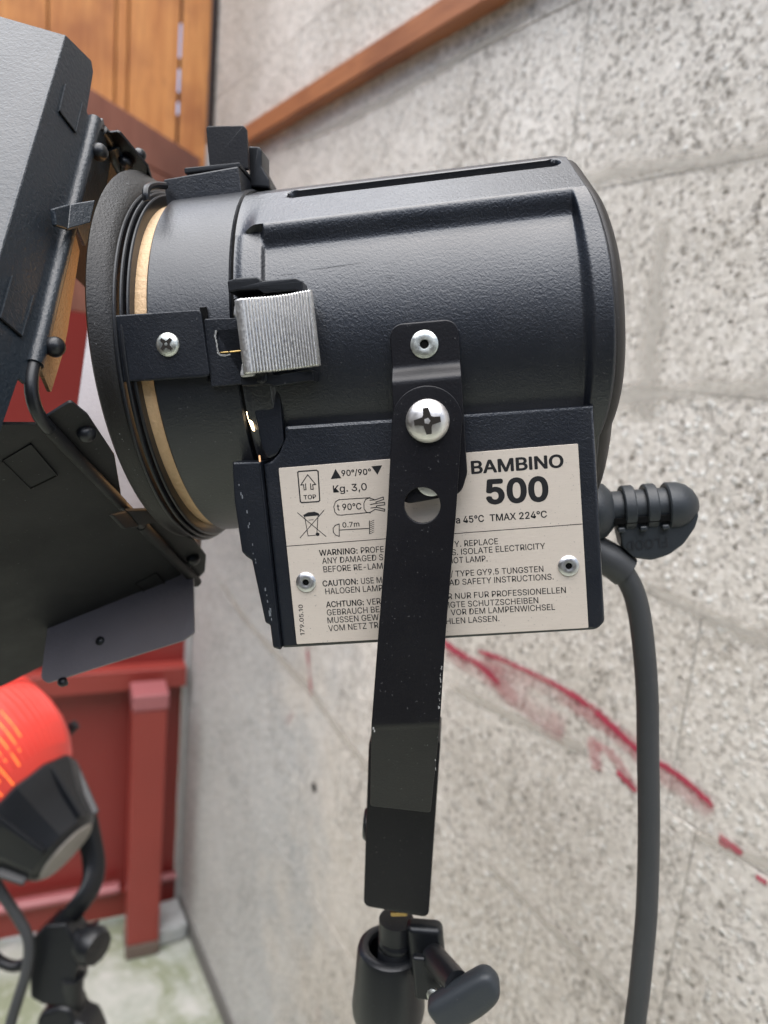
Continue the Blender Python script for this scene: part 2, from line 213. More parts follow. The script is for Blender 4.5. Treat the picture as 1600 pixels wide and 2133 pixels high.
'm': (609, [[[53,0],[53,379],[112,379],[112,295],[108,295],[114,314],[122,331],[132,346],[144,358],[158,368],[172,376],[187,382],[203,385],[219,386],[245,383],[268,375],[287,361],[303,342],[314,320],[321,295],[312,295],[318,312],[326,329],[337,343],[350,356],[364,366],[381,375],[398,381],[417,385],[437,386],[458,385],[478,380],[497,372],[514,361],[529,346],[541,328],[550,307],[555,283],[557,255],[557,0],[496,0],[496,254],[493,279],[485,298],[473,313],[456,323],[438,329],[419,330],[402,329],[387,326],[374,320],[363,312],[353,302],[345,290],[340,277],[336,263],[335,247],[335,0],[274,0],[274,260],[272,280],[265,297],[253,311],[238,322],[220,328],[199,330],[185,329],[171,326],[158,320],[145,312],[135,302],[126,289],[119,274],[115,257],[114,238],[114,0]]]),
't': (227, [[[204,379],[204,327],[6,327],[6,379]],[[65,471],[126,471],[126,98],[127,83],[130,70],[136,61],[144,55],[156,51],[170,50],[185,51],[202,54],[213,2],[207,0],[200,-2],[192,-3],[184,-3],[176,-4],[168,-4],[138,-1],[113,7],[92,21],[77,41],[68,64],[65,93]]]),
'°': (316, [[[158,283],[138,285],[119,290],[101,298],[84,310],[70,324],[59,340],[50,358],[45,377],[43,397],[45,418],[50,437],[59,455],[70,472],[84,486],[101,497],[119,506],[138,511],[158,513],[179,511],[198,506],[216,497],[232,486],[246,472],[257,455],[266,437],[271,418],[273,397],[271,377],[266,358],[257,340],[246,324],[232,310],[216,298],[198,290],[179,285]],[[158,334],[170,335],[180,338],[190,343],[199,349],[207,357],[213,366],[218,376],[221,386],[222,397],[221,409],[218,420],[213,430],[207,439],[199,446],[190,453],[180,458],[170,461],[158,462],[147,461],[136,458],[126,453],[117,446],[109,439],[103,430],[98,420],[96,409],[95,397],[96,386],[98,376],[103,366],[109,357],[117,349],[126,343],[136,338],[147,335]]]),
}
# ------------------------------------------------------------------ materials
class NT:
    def __init__(s, name):
        s.m = bpy.data.materials.new(name); s.m.use_nodes = True; s.t = s.m.node_tree; s.b = s.t.nodes['Principled BSDF']
        s.tc = s.t.nodes.new('ShaderNodeTexCoord')
    def n(s, ty, **k):
        x = s.t.nodes.new(ty)
        for a, b in k.items(): setattr(x, a, b)
        return x
    def l(s, a, b): s.t.links.new(a, b)
    def noise(s, scale, detail=3, rough=.55, vec=None, dist=0):
        x = s.n('ShaderNodeTexNoise'); x.inputs['Scale'].default_value = scale; x.inputs['Detail'].default_value = detail
        x.inputs['Roughness'].default_value = rough; x.inputs['Distortion'].default_value = dist
        s.l(vec or s.tc.outputs['Object'], x.inputs['Vector']); return x.outputs['Fac']
    def vor(s, scale, feature='F1', vec=None, rand=1):
        x = s.n('ShaderNodeTexVoronoi', feature=feature); x.inputs['Scale'].default_value = scale; x.inputs['Randomness'].default_value = rand
        s.l(vec or s.tc.outputs['Object'], x.inputs['Vector']); return x
    def ramp(s, fac, stops):
        x = s.n('ShaderNodeValToRGB'); cr = x.color_ramp
        while len(cr.elements) < len(stops): cr.elements.new(.5)
        for e, (p, c) in zip(cr.elements, stops): e.position = p; e.color = (c if len(c) == 4 else (*c, 1)) if isinstance(c, tuple) else (c, c, c, 1)
        s.l(fac, x.inputs[0]); return x.outputs[0]
    def mix(s, fac, a, b, mode='MIX'):
        x = s.n('ShaderNodeMix', data_type='RGBA', blend_type=mode)
        for i, q in ((0, fac), (6, a), (7, b)):
            if isinstance(q, bpy.types.NodeSocket): s.l(q, x.inputs[i])
            elif isinstance(q, (int, float)) and i: x.inputs[i].default_value = (q, q, q, 1)
            elif isinstance(q, tuple): x.inputs[i].default_value = (*q, 1)
            else: x.inputs[i].default_value = q
        return x.outputs[2]
    def math(s, op, a, b=0.):
        x = s.n('ShaderNodeMath', operation=op)
        for i, q in ((0, a), (1, b)):
            if isinstance(q, bpy.types.NodeSocket): s.l(q, x.inputs[i])
            else: x.inputs[i].default_value = q
        return x.outputs[0]
    def bump(s, h, strength=.3, dist=.001, prev=None):
        x = s.n('ShaderNodeBump'); x.inputs['Strength'].default_value = strength; x.inputs['Distance'].default_value = dist
        s.l(h, x.inputs['Height'])
        if prev: s.l(prev, x.inputs['Normal'])
        s.l(x.outputs[0], s.b.inputs['Normal']); return x.outputs[0]
    def set(s, **k):
        for a, q in k.items():
            i = s.b.inputs[a.replace('_', ' ')]
            if isinstance(q, bpy.types.NodeSocket): s.l(q, i)
            else: i.default_value = (*q, 1) if isinstance(q, tuple) and len(q) == 3 else q
        return s
def coat(name, col, rough, scale, strength, dist, spec=.5, dust=.0):
    m = NT(name)
    n1 = m.noise(scale, 2, .5, dist=.6); n2 = m.noise(scale*3.1, 2, .5); h = m.math('ADD', n1, m.math('MULTIPLY', n2, .3))
    c = m.mix(m.ramp(m.noise(9, 4), [(.35, 0.), (.7, 1.)]), tuple(x*.85 for x in col), tuple(x*1.15 for x in col))
    sp = m.ramp(m.noise(900, 1), [(.74, 0.), (.79, 1.)])
    c = m.mix(m.math('MULTIPLY', sp, .25+dust), c, (.22, .22, .22))
    fr = m.ramp(m.noise(28, 5, .6), [(.3, rough*.88), (.7, min(1, rough*1.15))])
    m.set(Base_Color=c, Roughness=fr, Specular_IOR_Level=spec); m.bump(h, strength, dist); return m.m
body_m  = coat('wrinkle_powder_coat', (.0045, .0065, .011), .35, 1000, .30, .0006, .85)
barrel_m = coat('fine_powder_coat', (.0042, .006, .010), .37, 900, .24, .0006, .68)
strap_m = coat('satin_black_paint', (.005, .0048, .0065), .40, 900, .2, .0004, .35, .02)
leaf_m  = coat('black_leaf_paint', (.012, .018, .025), .36, 560, .4, .0008, .45)
goldlit_leaf_m = coat('gold_lit_leaf_paint', (.17, .105, .055), .5, 420, .8, .0009, .3)  # lamp's gold light on the near flange put into the colour
leafdark_m = coat('matt_leaf_paint', (.009, .009, .010), .6, 800, .15, .0004, .35)
rubber_m = coat('grey_rubber', (.040, .042, .044), .5, 1500, .15, .0003, .5)
knob_m  = coat('grey_plastic_knob', (.026, .031, .036), .45, 900, .2, .0004, .5)
plastic_m = coat('black_plastic', (.007, .008, .010), .36, 900, .15, .0003, .45)
flange_m = coat('worn_black_steel', (.0085, .0075, .0065), .40, 900, .3, .0006, .40, .6)
def metal(name, col, rough, scale=400, st=.15):
    m = NT(name); n = m.noise(scale, 3); m.set(Base_Color=m.mix(m.noise(60, 4), tuple(x*.8 for x in col), col), Metallic=1.0, Roughness=m.ramp(n, [(.3, rough*.8), (.7, rough*1.3)]))
    m.bump(n, st, .0004); return m.m
silver_m = metal('die_cast_zinc', (.72, .71, .69), .45, 900, .15)
screw_m = metal('zinc_screw', (.70, .72, .67), .40, 700, .1)
bolt_m = metal('nickel_bolt', (.84, .81, .78), .42, 300, .05)
rivet_m = metal('aluminium_rivet', (.72, .72, .72), .38, 700, .15)
brass_m = metal('brass', (.62, .42, .16), .35)
def flat(name, col, rough=.6, spec=.3, nscale=30, var=.12):
    m = NT(name); m.set(Base_Color=m.mix(m.noise(nscale, 4), tuple(x*(1-var) for x in col), tuple(x*(1+var) for x in col)), Roughness=rough, Specular_IOR_Level=spec); return m
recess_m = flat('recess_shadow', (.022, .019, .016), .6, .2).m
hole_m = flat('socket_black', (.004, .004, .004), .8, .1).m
ink_m = flat('print_ink', (.012, .012, .013), .55).m
chip_m = flat('bare_chip', (.30, .30, .29), .5, .5).m
maroon_m = coat('dark_leaf_inside', (.030, .020, .020), .5, 500, .3, .0005, .4)
def label_mat():
    m = NT('brushed_label'); mp = m.n('ShaderNodeMapping'); mp.inputs['Scale'].default_value = (1, 1, 30)
    m.l(m.tc.outputs['Object'], mp.inputs[0]); g = m.noise(260, 4, .7, vec=mp.outputs[0]); f = m.noise(1400, 2)
    c = m.mix(g, (.57, .495, .42), (.75, .67, .575)); c = m.mix(m.ramp(f, [(.68, 0.), (.78, 1.)]), c, (.30, .27, .24))
    m.set(Base_Color=c, Metallic=.3, Roughness=m.ramp(g, [(.3, .34), (.7, .5)])); m.bump(g, .1, .0002); return m.m
label_m = label_mat()
def sleeve_mat():
    m = NT('lens_sleeve_paint'); n = m.noise(420, 3, dist=.4)
    m.set(Base_Color=m.mix(n, (.50, .33, .17), (.66, .46, .27)), Roughness=.5); m.bump(n, .6, .0008); return m.m
sleeve_m = sleeve_mat()
def emis(name, col, st):
    m = NT(name); m.set(Base_Color=col, Emission_Color=col, Emission_Strength=st, Roughness=.4); return m.m
lens_m = emis('lit_lens', (1.0, .62, .30), 1.5)
leak_m = emis('lit_filament_leak', (1.0, .74, .42), 4.0)

def concrete(name, base, dark, light, seed=0., smooth=0.):
    m = NT(name)
    oi = m.n('ShaderNodeObjectInfo'); mp = m.n('ShaderNodeVectorMath', operation='ADD'); sc = m.n('ShaderNodeVectorMath', operation='SCALE')
    cmb = m.n('ShaderNodeCombineXYZ')
    for i in range(3): m.l(oi.outputs['Random'], cmb.inputs[i])
    m.l(cmb.outputs[0], sc.inputs[0]); sc.inputs['Scale'].default_value = 7.3
    g = m.n('ShaderNodeNewGeometry'); m.l(g.outputs['Position'], mp.inputs[0]); m.l(sc.outputs[0], mp.inputs[1]); vec = mp.outputs[0]
    pos = g.outputs['Position']
    big = m.noise(2.2, 5, .6, vec=pos); mid = m.noise(14, 5, .65, vec=vec); fine = m.noise(130, 4, .65, vec=vec); grain = m.noise(420, 3, .6, vec=vec)
    c = m.mix(m.ramp(big, [(.35, 0.), (.65, 1.)]), base, tuple(x*1.12 for x in light))
    c = m.mix(m.math('MULTIPLY', m.ramp(mid, [(.3, 0.), (.75, 1.)]), .55), c, base)
    sx = m.n('ShaderNodeSeparateXYZ'); m.l(pos, sx.inputs[0])
    zone = m.math('MULTIPLY', m.ramp(m.math('ADD', m.math('MULTIPLY', sx.outputs[1], .4), m.math('MULTIPLY', m.noise(3.5, 4, .65, vec=pos), .5)), [(.66, 0.), (.78, 1.)]), m.ramp(sx.outputs[2], [(.0, 1.), (1., 1.)]))
    low = m.math('LESS_THAN', sx.outputs[2], 1.6); zone = m.math('MULTIPLY', zone, low)
    c = m.mix(m.math('MULTIPLY', zone, .75), c, (.40, .425, .43))          # old cool grey repair render further down the wall
    # grains of aggregate, each with its own tone
    def cells(scale, dist=.6):
        wv = m.n('ShaderNodeVectorMath', operation='ADD'); nn = m.n('ShaderNodeTexNoise'); nn.inputs['Scale'].default_value = scale*.8; nn.inputs['Detail'].default_value = 2
        m.l(vec, nn.inputs['Vector']); sv = m.n('ShaderNodeVectorMath', operation='SCALE'); m.l(nn.outputs['Color'], sv.inputs[0]); sv.inputs['Scale'].default_value = dist/scale
        m.l(vec, wv.inputs[0]); m.l(sv.outputs[0], wv.inputs[1]); v = m.vor(scale, vec=wv.outputs[0]); se = m.n('ShaderNodeSeparateColor'); m.l(v.outputs['Color'], se.inputs[0]); return v, se
    v1, s1 = cells(230); v2, s2 = cells(110); v3, s3 = cells(62)
    rough_ = m.ramp(m.noise(3.2, 4, .6, vec=pos), [(.36, .35), (.62, 1.)])      # some zones are rougher
    c = m.mix(m.math('MULTIPLY', m.ramp(s1.outputs[0], [(.0, 1.), (.42, 0.)]), .46), c, dark)
    c = m.mix(m.math('MULTIPLY', m.ramp(s1.outputs[1], [(.60, 0.), (.95, 1.)]), .55), c, light)
    st = m.ramp(v2.outputs['Distance'], [(.20, 1.), (.42, 0.)])
    stone = m.math('MULTIPLY', st, m.ramp(s2.outputs[0], [(.62, 0.), (.68, 1.)])); c = m.mix(m.math('MULTIPLY', stone, .6), c, tuple(min(.8, x*1.1) for x in light))
    dk = m.math('MULTIPLY', st, m.ramp(s2.outputs[1], [(.72, 0.), (.78, 1.)])); c = m.mix(m.math('MULTIPLY', m.math('MULTIPLY', dk, rough_), .62), c, tuple(x*1.3 for x in dark))
    n1_ = m.noise(105, 4, .75, vec=vec, dist=.5); clus = m.ramp(m.noise(7, 3, vec=vec), [(.35, .0), (.7, .07)])
    pit = m.math('MULTIPLY', m.ramp(m.math('ADD', n1_, m.math('MULTIPLY', clus, 1-smooth)), [(.600, 0.), (.67, 1.)]), rough_)
    big_pit = m.math('MULTIPLY', m.ramp(v3.outputs['Distance'], [(.14, 1.), (.24, 0.)]), m.ramp(s3.outputs[0], [(.84, 0.), (.86, 1.)]))
    pit = m.math('MAXIMUM', pit, m.math('MULTIPLY', big_pit, .9*(1-smooth)))
    hol = m.math('MULTIPLY', m.ramp(m.noise(48, 5, .8, vec=vec, dist=1.2), [(.60, 0.), (.70, 1.)]), rough_); pit = m.math('MAXIMUM', pit, m.math('MULTIPLY', hol, .30*(1-smooth)))
    c = m.mix(m.math('MULTIPLY', pit, .68), c, tuple(x*.85 for x in dark))
    c = m.mix(m.math('MULTIPLY', m.ramp(fine, [(.3, 1.), (.5, 0.)]), .22), c, dark)
    c = m.mix(m.math('MULTIPLY', m.ramp(grain, [(.52, 0.), (.70, 1.)]), .35), c, light)
    hgt = m.math('SUBTRACT', m.math('ADD', m.math('MULTIPLY', fine, .7), m.math('ADD', m.math('MULTIPLY', stone, .35), m.math('MULTIPLY', mid, .6))), m.math('MULTIPLY', pit, 1.4))
    m.set(Base_Color=c, Roughness=.9, Specular_IOR_Level=.25); m.bump(hgt, .7, .003); return m
block_m = concrete('rough_concrete_block', (.52, .475, .405), (.125, .105, .08), (.80, .755, .685)).m
mortar_m = concrete('mortar', (.36, .33, .29), (.17, .155, .13), (.54, .51, .47)).m
render_m = concrete('cement_render', (.36, .35, .34), (.2, .19, .18), (.50, .50, .49), smooth=1).m
def wood(name, a, b, c_, axis='z', rough=.42, scale=1.):
    m = NT(name); mp = m.n('ShaderNodeMapping')
    mp.inputs['Scale'].default_value = {'z': (14, 14, 1.1), 'y': (14, 1.1, 14), 'x': (1.1, 14, 14)}[axis]
    oi = m.n('ShaderNodeObjectInfo'); ad = m.n('ShaderNodeVectorMath', operation='ADD'); m.l(m.tc.outputs['Object'], ad.inputs[0])
    cmb = m.n('ShaderNodeCombineXYZ'); rr = m.math('MULTIPLY', oi.outputs['Random'], 5.)
    for i in range(3): m.l(rr, cmb.inputs[i])
    m.l(cmb.outputs[0], ad.inputs[1]); m.l(ad.outputs[0], mp.inputs[0])
    g = m.noise(3*scale, 6, .6, vec=mp.outputs[0], dist=1.2); f = m.noise(14*scale, 4, .6, vec=mp.outputs[0]); k = m.noise(5, 3)
    c = m.mix(m.ramp(g, [(.3, 0.), (.7, 1.)]), a, b); c = m.mix(m.math('MULTIPLY', m.ramp(f, [(.5, 0.), (.7, 1.)]), .45), c, c_)
    c = m.mix(m.math('MULTIPLY', m.ramp(k, [(.48, 0.), (.66, 1.)]), .6), c, c_)
    m.set(Base_Color=c, Roughness=rough); m.bump(f, .2, .001); return m.m
plank_m = wood('varnished_orange_pine', (.56, .21, .055), (.74, .33, .10), (.30, .09, .03))
rail_m = wood('stained_rail_timber', (.33, .125, .055), (.42, .17, .075), (.20, .07, .035), 'y')
leafreflect_m = wood('plank_reflection_brown', (.27, .10, .070), (.35, .145, .10), (.17, .06, .042), 'z')
frame_m = flat('dark_door_frame', (.035, .022, .016), .5).m
def redpaint(name, col):
    m = NT(name); n = m.noise(3, 5); w = m.ramp(m.noise(24, 6, .7), [(.62, 0.), (.74, 1.)])
    c = m.mix(n, tuple(x*.8 for x in col), tuple(x*1.15 for x in col)); c = m.mix(m.math('MULTIPLY', w, .35), c, (.10, .03, .02))
    m.set(Base_Color=c, Roughness=.38, Specular_IOR_Level=.5); m.bump(m.noise(60, 3), .1, .001); return m.m
red_m = redpaint('oxide_red_paint', (.25, .030, .025)); red2_m = redpaint('oxide_red_post_paint', (.29, .045, .035))
pink_m = redpaint('pink_highlight_red_paint', (.36, .12, .125))  # pinkish highlight of the rail put into the colour
def ground_mat():
    m = NT('mossy_concrete'); g = m.n('ShaderNodeNewGeometry'); p = g.outputs['Position']
    c = m.mix(m.ramp(m.noise(9, 5, .6, vec=p), [(.35, 0.), (.65, 1.)]), (.33, .35, .30), (.50, .50, .46))
    c = m.mix(m.ramp(m.noise(4.5, 5, .65, vec=p, dist=.5), [(.42, 0.), (.58, 1.)]), c, (.23, .255, .17))
    c = m.mix(m.math('MULTIPLY', m.ramp(m.noise(40, 4, vec=p), [(.55, 0.), (.7, 1.)]), .6), c, (.50, .50, .47))
    m.set(Base_Color=c, Roughness=.9); m.bump(m.noise(90, 4, vec=p), .4, .004); return m.m
ground_m = ground_mat()
def edge_alpha(m, n, lo, hi):
    """opacity that frays towards the edges of a painted or smeared strip"""
    uv = m.n('ShaderNodeUVMap'); uv.uv_map = 'across'; sp = m.n('ShaderNodeSeparateXYZ'); m.l(uv.outputs[0], sp.inputs[0])
    e = m.math('SUBTRACT', 1., m.math('MULTIPLY', m.math('ABSOLUTE', m.math('SUBTRACT', sp.outputs[1], .5)), 2.))
    u = m.math('MULTIPLY', m.math('MINIMUM', sp.outputs[0], m.math('SUBTRACT', 1., sp.outputs[0])), 7.); e = m.math('MULTIPLY', e, m.math('MINIMUM', u, 1.))
    return m.ramp(m.math('ADD', m.math('MULTIPLY', e, .55), m.math('MULTIPLY', n, .75)), [(lo, 0.), (hi, 1.)])
def graffiti_mat(alpha):
    m = NT('red_spray_paint'); g = m.n('ShaderNodeNewGeometry'); n = m.noise(120, 5, .8, vec=g.outputs['Position']); n2 = m.noise(11, 3, vec=g.outputs['Position'])
    c = m.mix(n2, (.36, .016, .05), (.50, .06, .10))
    a = m.math('MULTIPLY', edge_alpha(m, n, .42, .66), m.ramp(n2, [(.3, .55*alpha), (.6, min(1, .25+alpha))]))
    if alpha < .5: a = m.math('MULTIPLY', a, .55)
    m.set(Base_Color=c, Roughness=.85, Alpha=a); return m.m
def smear_mat():
    m = NT('smeared_mortar'); g = m.n('ShaderNodeNewGeometry'); p = g.outputs['Position']; n = m.noise(38, 5, .7, vec=p); f = m.noise(220, 3, vec=p)
    c = m.mix(m.noise(8, 4, vec=p), (.50, .46, .395), (.64, .60, .53)); c = m.mix(m.math('MULTIPLY', m.ramp(f, [(.35, 1.), (.5, 0.)]), .25), c, (.26, .24, .2))
    m.set(Base_Color=c, Roughness=.9, Specular_IOR_Level=.2, Alpha=m.math('MULTIPLY', edge_alpha(m, n, .40, .86), .66)); m.bump(n, .3, .002); return m.m
smear_m = smear_mat()
spray_m = graffiti_mat(.9); haze_spray_m = graffiti_mat(.32)

def wl(x, y, z): return V((x, y, z - FLOOR))*M_         # eye-relative mm -> world metres
def wbox(name, lo, hi, mat, parent=None, bev=1.0, mx=None, **k):
    bm = bm_box(bmesh.new(), lo, hi, mx); bmesh.ops.translate(bm, verts=bm.verts, vec=(0, 0, -FLOOR))
    return from_bm(name, bm, mat, parent, bev=bev, **k)

# ------------------------------------------------------------------ the place
bm = bmesh.new(); q = 60000
bm.faces.new([bm.verts.new((x, y, 0)) for x, y in ((-q, -q), (q, -q), (q, q), (-q, q))])
tag(from_bm('ground', bm, ground_m, smooth=False), kind='structure')

for nm, lo, hi in (('side_sky_blocker', (-2600, -2400, FLOOR), (-2450, 2300, 1500)), ('rear_sky_blocker', (-2450, -2600, FLOOR), (760, -2450, 1500))):  # unseen dark walls added to block low sky from the lamp's reflections
    tag(wbox(nm, lo, hi, flat('dark_blocker', (.06, .05, .045), .85).m, bev=0), kind='structure')
# concrete block wall, receding to the corner at the gate
WX = 600.0
wall = empty('block_wall', wl(WX, 0, FLOOR))
tag(wall, 'pale rough concrete block wall running back behind the spotlight', 'wall')
def child(o, par):
    o.parent = par; o.matrix_parent_inverse = par.matrix_world.inverted(); return o
bpy.context.view_layer.update()
joints = [FLOOR+2, -1430, -1230, -1030, -830, -626, -400, -200, 0, 201, 404, 606, 806, 1006, 1206, 1406]
offs = {-626: 471-500, -400: 506-500, 201: 765-500, -830: 160, -200: 730-500, 0: 250, 404: 560-500, 606: 300}
child(wbox('mortar', (WX+.9, -600, FLOOR), (WX+160, 2040, 1400), mortar_m, bev=0), wall)
def block_mesh(w, h):
    bm = bm_box(bmesh.new(), (0, 0, 0), (90, w, h)); 
    return bm
for i in range(len(joints)-1):
    z0, z1 = joints[i], joints[i+1]; y = offs.get(z0, random.uniform(0, 480)) - 1100
    while y < 2030:
        a, b = max(y, -590), min(y+500, 2036)
        if b - a > 30:
            bm = block_mesh(b-a-1.7, z1-z0-1.7)
            o = from_bm('block', bm, block_m, bev=.7, seg=2)
            o.location = wl(WX+random.uniform(-.4, .4), a+.85, z0+.85)
            o.rotation_euler = (0, random.uniform(-.0016, .0016), random.uniform(-.0014, .0014))
            child_m = o.matrix_basis.copy(); o.parent = wall; o.matrix_parent_inverse = wall.matrix_world.inverted()
        y += 500
child(wbox('dark_base_band', (WX-6, -600, FLOOR), (WX+1, 2036, FLOOR+62), flat('dark_cement', (.17, .165, .155), .9).m, bev=3), wall)  # dark band put in for the stained foot of the wall

# spray paint on the wall: thin flat marks with ragged alpha
def strip_uv(me, n):
    uv = me.uv_layers.new(name='across')
    for p_ in me.polygons:
        for li in p_.loop_indices:
            vi = me.loops[li].vertex_index; uv.data[li].uv = (vi//2/n, vi % 2)
def spray(pts, w, mat, off=2.4):
    off = off if mat is smear_m else off-.6
    pts = smooth_path([V((0, *wall_pt(u, v, WX).yz)) for u, v in pts], 6); bm = bmesh.new(); rows = []
    for i, p in enumerate(pts):
        t = (pts[min(i+1, len(pts)-1)]-pts[max(i-1, 0)]).normalized(); nrm = V((0, -t.z, t.y))
        ww = w(i/(len(pts)-1)) if callable(w) else w; ww *= random.uniform(.88, 1.12)
        rows.append([bm.verts.new((WX-off, p.y+s*nrm.y*ww/2, p.z+s*nrm.z*ww/2-FLOOR)) for s in (-1, 1)])
    for A, B in zip(rows, rows[1:]): bm.faces.new((A[0], A[1], B[1], B[0]))
    o = from_bm('paint_mark' if mat is not smear_m else 'mortar_smear', bm, mat, smooth=False); strip_uv(o.data, len(pts)); return child(o, wall)
for pts_, w_ in (([(1388, 440), (1372, 560), (1358, 700), (1342, 880)], lambda t: 22+30*t), ([(1180, 385), (1320, 352), (1460, 335), (1640, 300)], 26),
                 ([(1230, 840), (1400, 818), (1640, 800)], 30), ([(560, 318), (700, 262), (860, 178), (1010, 90), (1120, 20)], 20), ([(1330, 1212), (1460, 1275), (1640, 1350)], 22),
                 ([(930, 1420), (1040, 1480), (1220, 1560)], 20), ([(1440, 1735), (1640, 1815)], 18), ([(440, 1180), (520, 1300), (640, 1430), (760, 1590), (900, 1690)], 26),
                 ([(1000, 1785), (1120, 1900), (1290, 2070)], 16)):
    smear_off = globals().get('smear_off', .75) + .07; spray(pts_, w_, smear_m, smear_off)
spray([(915, 1330), (960, 1362), (1000, 1385), (1045, 1425)], lambda t: 15-5*t, spray_m)
spray([(1010, 1390), (1065, 1432), (1110, 1475), (1180, 1520)], lambda t: 44, haze_spray_m, 2.8)
spray([(990, 1352), (1040, 1370), (1110, 1402), (1170, 1432), (1240, 1475)], lambda t: 8+3*t, spray_m, 2.6)
spray([(1230, 1470), (1280, 1515), (1330, 1560), (1420, 1618), (1490, 1680)], lambda t: 11-3*t, spray_m, 2.4)
spray([(1236, 1530), (1246, 1604)], 22, haze_spray_m, 2.5)
spray([(985, 1362), (1080, 1402), (1240, 1490), (1360, 1590), (1490, 1690)], 30, haze_spray_m, 2.75)
spray([(925, 1350), (1010, 1400), (1080, 1460)], 34, haze_spray_m, 2.85)
spray([(1240, 1545), (1280, 1575), (1325, 1640)], 14, haze_spray_m, 2.7)
spray([(1285, 1602), (1328, 1648)], 10, spray_m, 2.5)
spray([(1498, 1744), (1520, 1758), (1550, 1778)], lambda t: 16-8*t, spray_m, 2.5)
spray([(1575, 1822), (1600, 1838)], 7, spray_m, 2.5)
spray([(642, 1335), (650, 1450)], 22, haze_spray_m, 2.5)
spray([(640, 1352), (644, 1385)], 8, spray_m, 2.6); spray([(647, 1412), (650, 1436)], 8, spray_m, 2.6)
spray([(596, 1510), (612, 1485)], 9, haze_spray_m, 2.5); spray([(662, 2100), (668, 2120)], 8, haze_spray_m, 2.5)
p = wall_pt(655, 1640); 
child(lathe('drilled_hole', [(0, 0.01), (0, 9), (1.5, 10), (2.2, 8.5), (2.4, .01)], (WX+.6, p.y, p.z-FLOOR), (-1, 0, 0), hole_m, n=14, caps=False), wall)

rail = wbox('wooden_rail', (WX-27, -400, 441), (WX-.5, 1715, 477), rail_m, bev=2.5)
tag(rail, 'long brown timber rail fixed level along the upper block wall', 'rail')

# the gate side: everything in the plane through the corner
g_ = V((.991, -.133, 0)).normalized(); n_ = V((.133, .991, 0)).normalized()
GM = Matrix((g_, n_, V((0,0,1)))).transposed().to_4x4(); GM.translation = V((600, 2000, 0))   # local x along gate (left negative), y behind
gate = empty('red_gate', wl(-200, 2107, FLOOR)); bpy.context.view_layer.update()
tag(gate, 'dark red painted steel gate with posts and a bottom rail at the wall corner', 'gate')
def gb(name, lo, hi, mat, par=gate, bev=2., **k): return child(wbox(name, lo, hi, mat, bev=bev, mx=GM, **k), par)
gb('top_panel', (-1700, 0, -900), (-14, 12, 440), red_m)
gb('cross_beam', (-1700, -55, -953), (-14, -1, -893), red2_m, bev=4)
gb('lower_panel', (-1700, 16, -1650), (-14, 26, -954), red_m)
gb('kick_panel', (-1700, -6, FLOOR+14), (-73, 10, -1624), red2_m)
gb('kick_panel', (-70, -6, FLOOR+30), (-14, 10, -1624), red_m)
child(tube('bottom_rail', [GM @ V((x, -22, -1596)) + V((0,0,-FLOOR)) for x in (-1700, -180)], 21, pink_m, n=20, sub=1, sx=.7), gate)
child(tube('bottom_rail', [GM @ V((x, -10, -1600)) + V((0,0,-FLOOR)) for x in (-80, -14)], 16, pink_m, n=20, sub=1, sx=.7), gate)
for x0 in (-166, -1080):
    gb('post', (x0, -170, FLOOR+45), (x0+88, -82, -960), red2_m, bev=5)
    gb('post_cap', (x0-3, -173, -958), (x0+91, -79, -914), pink_m, bev=4)
    gb('post_foot', (x0-2, -172, FLOOR+2), (x0+90, -80, FLOOR+44), flat('muddy_foot', (.16, .12, .10), .9).m, bev=4)
gb('steel_upright', (-14, -20, FLOOR+6), (0, 14, 500), flat('pale_edge_steel', (.42, .42, .41), .6).m, bev=1.5)
stone = from_bm('kerb_stone', bm_box(bmesh.new(), (-45, -60, 0), (45, 60, 60)), render_m, bev=14, seg=4)
q = GM @ V((-72, -90, 0)); stone.location = wl(q.x+30, q.y, FLOOR); tag(stone, 'small pale concrete stone on the ground in the gate corner', 'stone')

# wooden door of upright orange planks above the gate
door = empty('plank_door', wl(-200, 2107, 445)); bpy.context.view_layer.update()
tag(door, 'varnished orange door of upright pine planks beside the wall corner', 'door')
xs = [-980, -860, -700, -540, -381, -234, -206, -84, -12]
for i in range(len(xs)-1):
    a, b = xs[i]+1.5, xs[i+1]-1.5
    if i == 6: b -= 3
    if i == 4: b += 0
    gb('plank', (a, random.uniform(-1, 1), 440), (b, 24, 1500), plank_m, par=door, bev=3)
for (z0, z1) in ((440, 560), (592, 612), (668, 690), (770, 1500)):
    gb('joint_strip', (-95, 10, z0), (-80, 22, z1), frame_m, par=door, bev=0)
gb('door_frame', (-11, -14, 440), (0, 22, 1500), frame_m, par=door)
gb('backing_board', (-990, 26, 440), (-100, 40, 1500), frame_m, par=door, bev=0)

# open door leaf, the planks' reflection put into its brown colour, its top edge sloping away to the hinge
lh = GM @ V((-30, -20, 0)); ld = (W @ V((334, 776-1066, 1540))); ld.z = 0; ld.normalize()
LM = Matrix((-ld, V((-ld.y, ld.x, 0)), V((0,0,1)))).transposed().to_4x4(); LM.translation = V((lh.x, lh.y, 0))
leafd = empty('open_door_leaf', wl(lh.x, lh.y, 100)); bpy.context.view_layer.update()
tag(leafd, 'door leaf swung open before the orange planks, their reflection painted in brown', 'door')
for i in range(6):
    z1 = 462 - i*84; z0 = z1 - 81
    if z0 < 0: break
    child(wbox('board', (0, 0, z0), (980, 22, z1), leafreflect_m, bev=2.5, mx=LM), leafd)

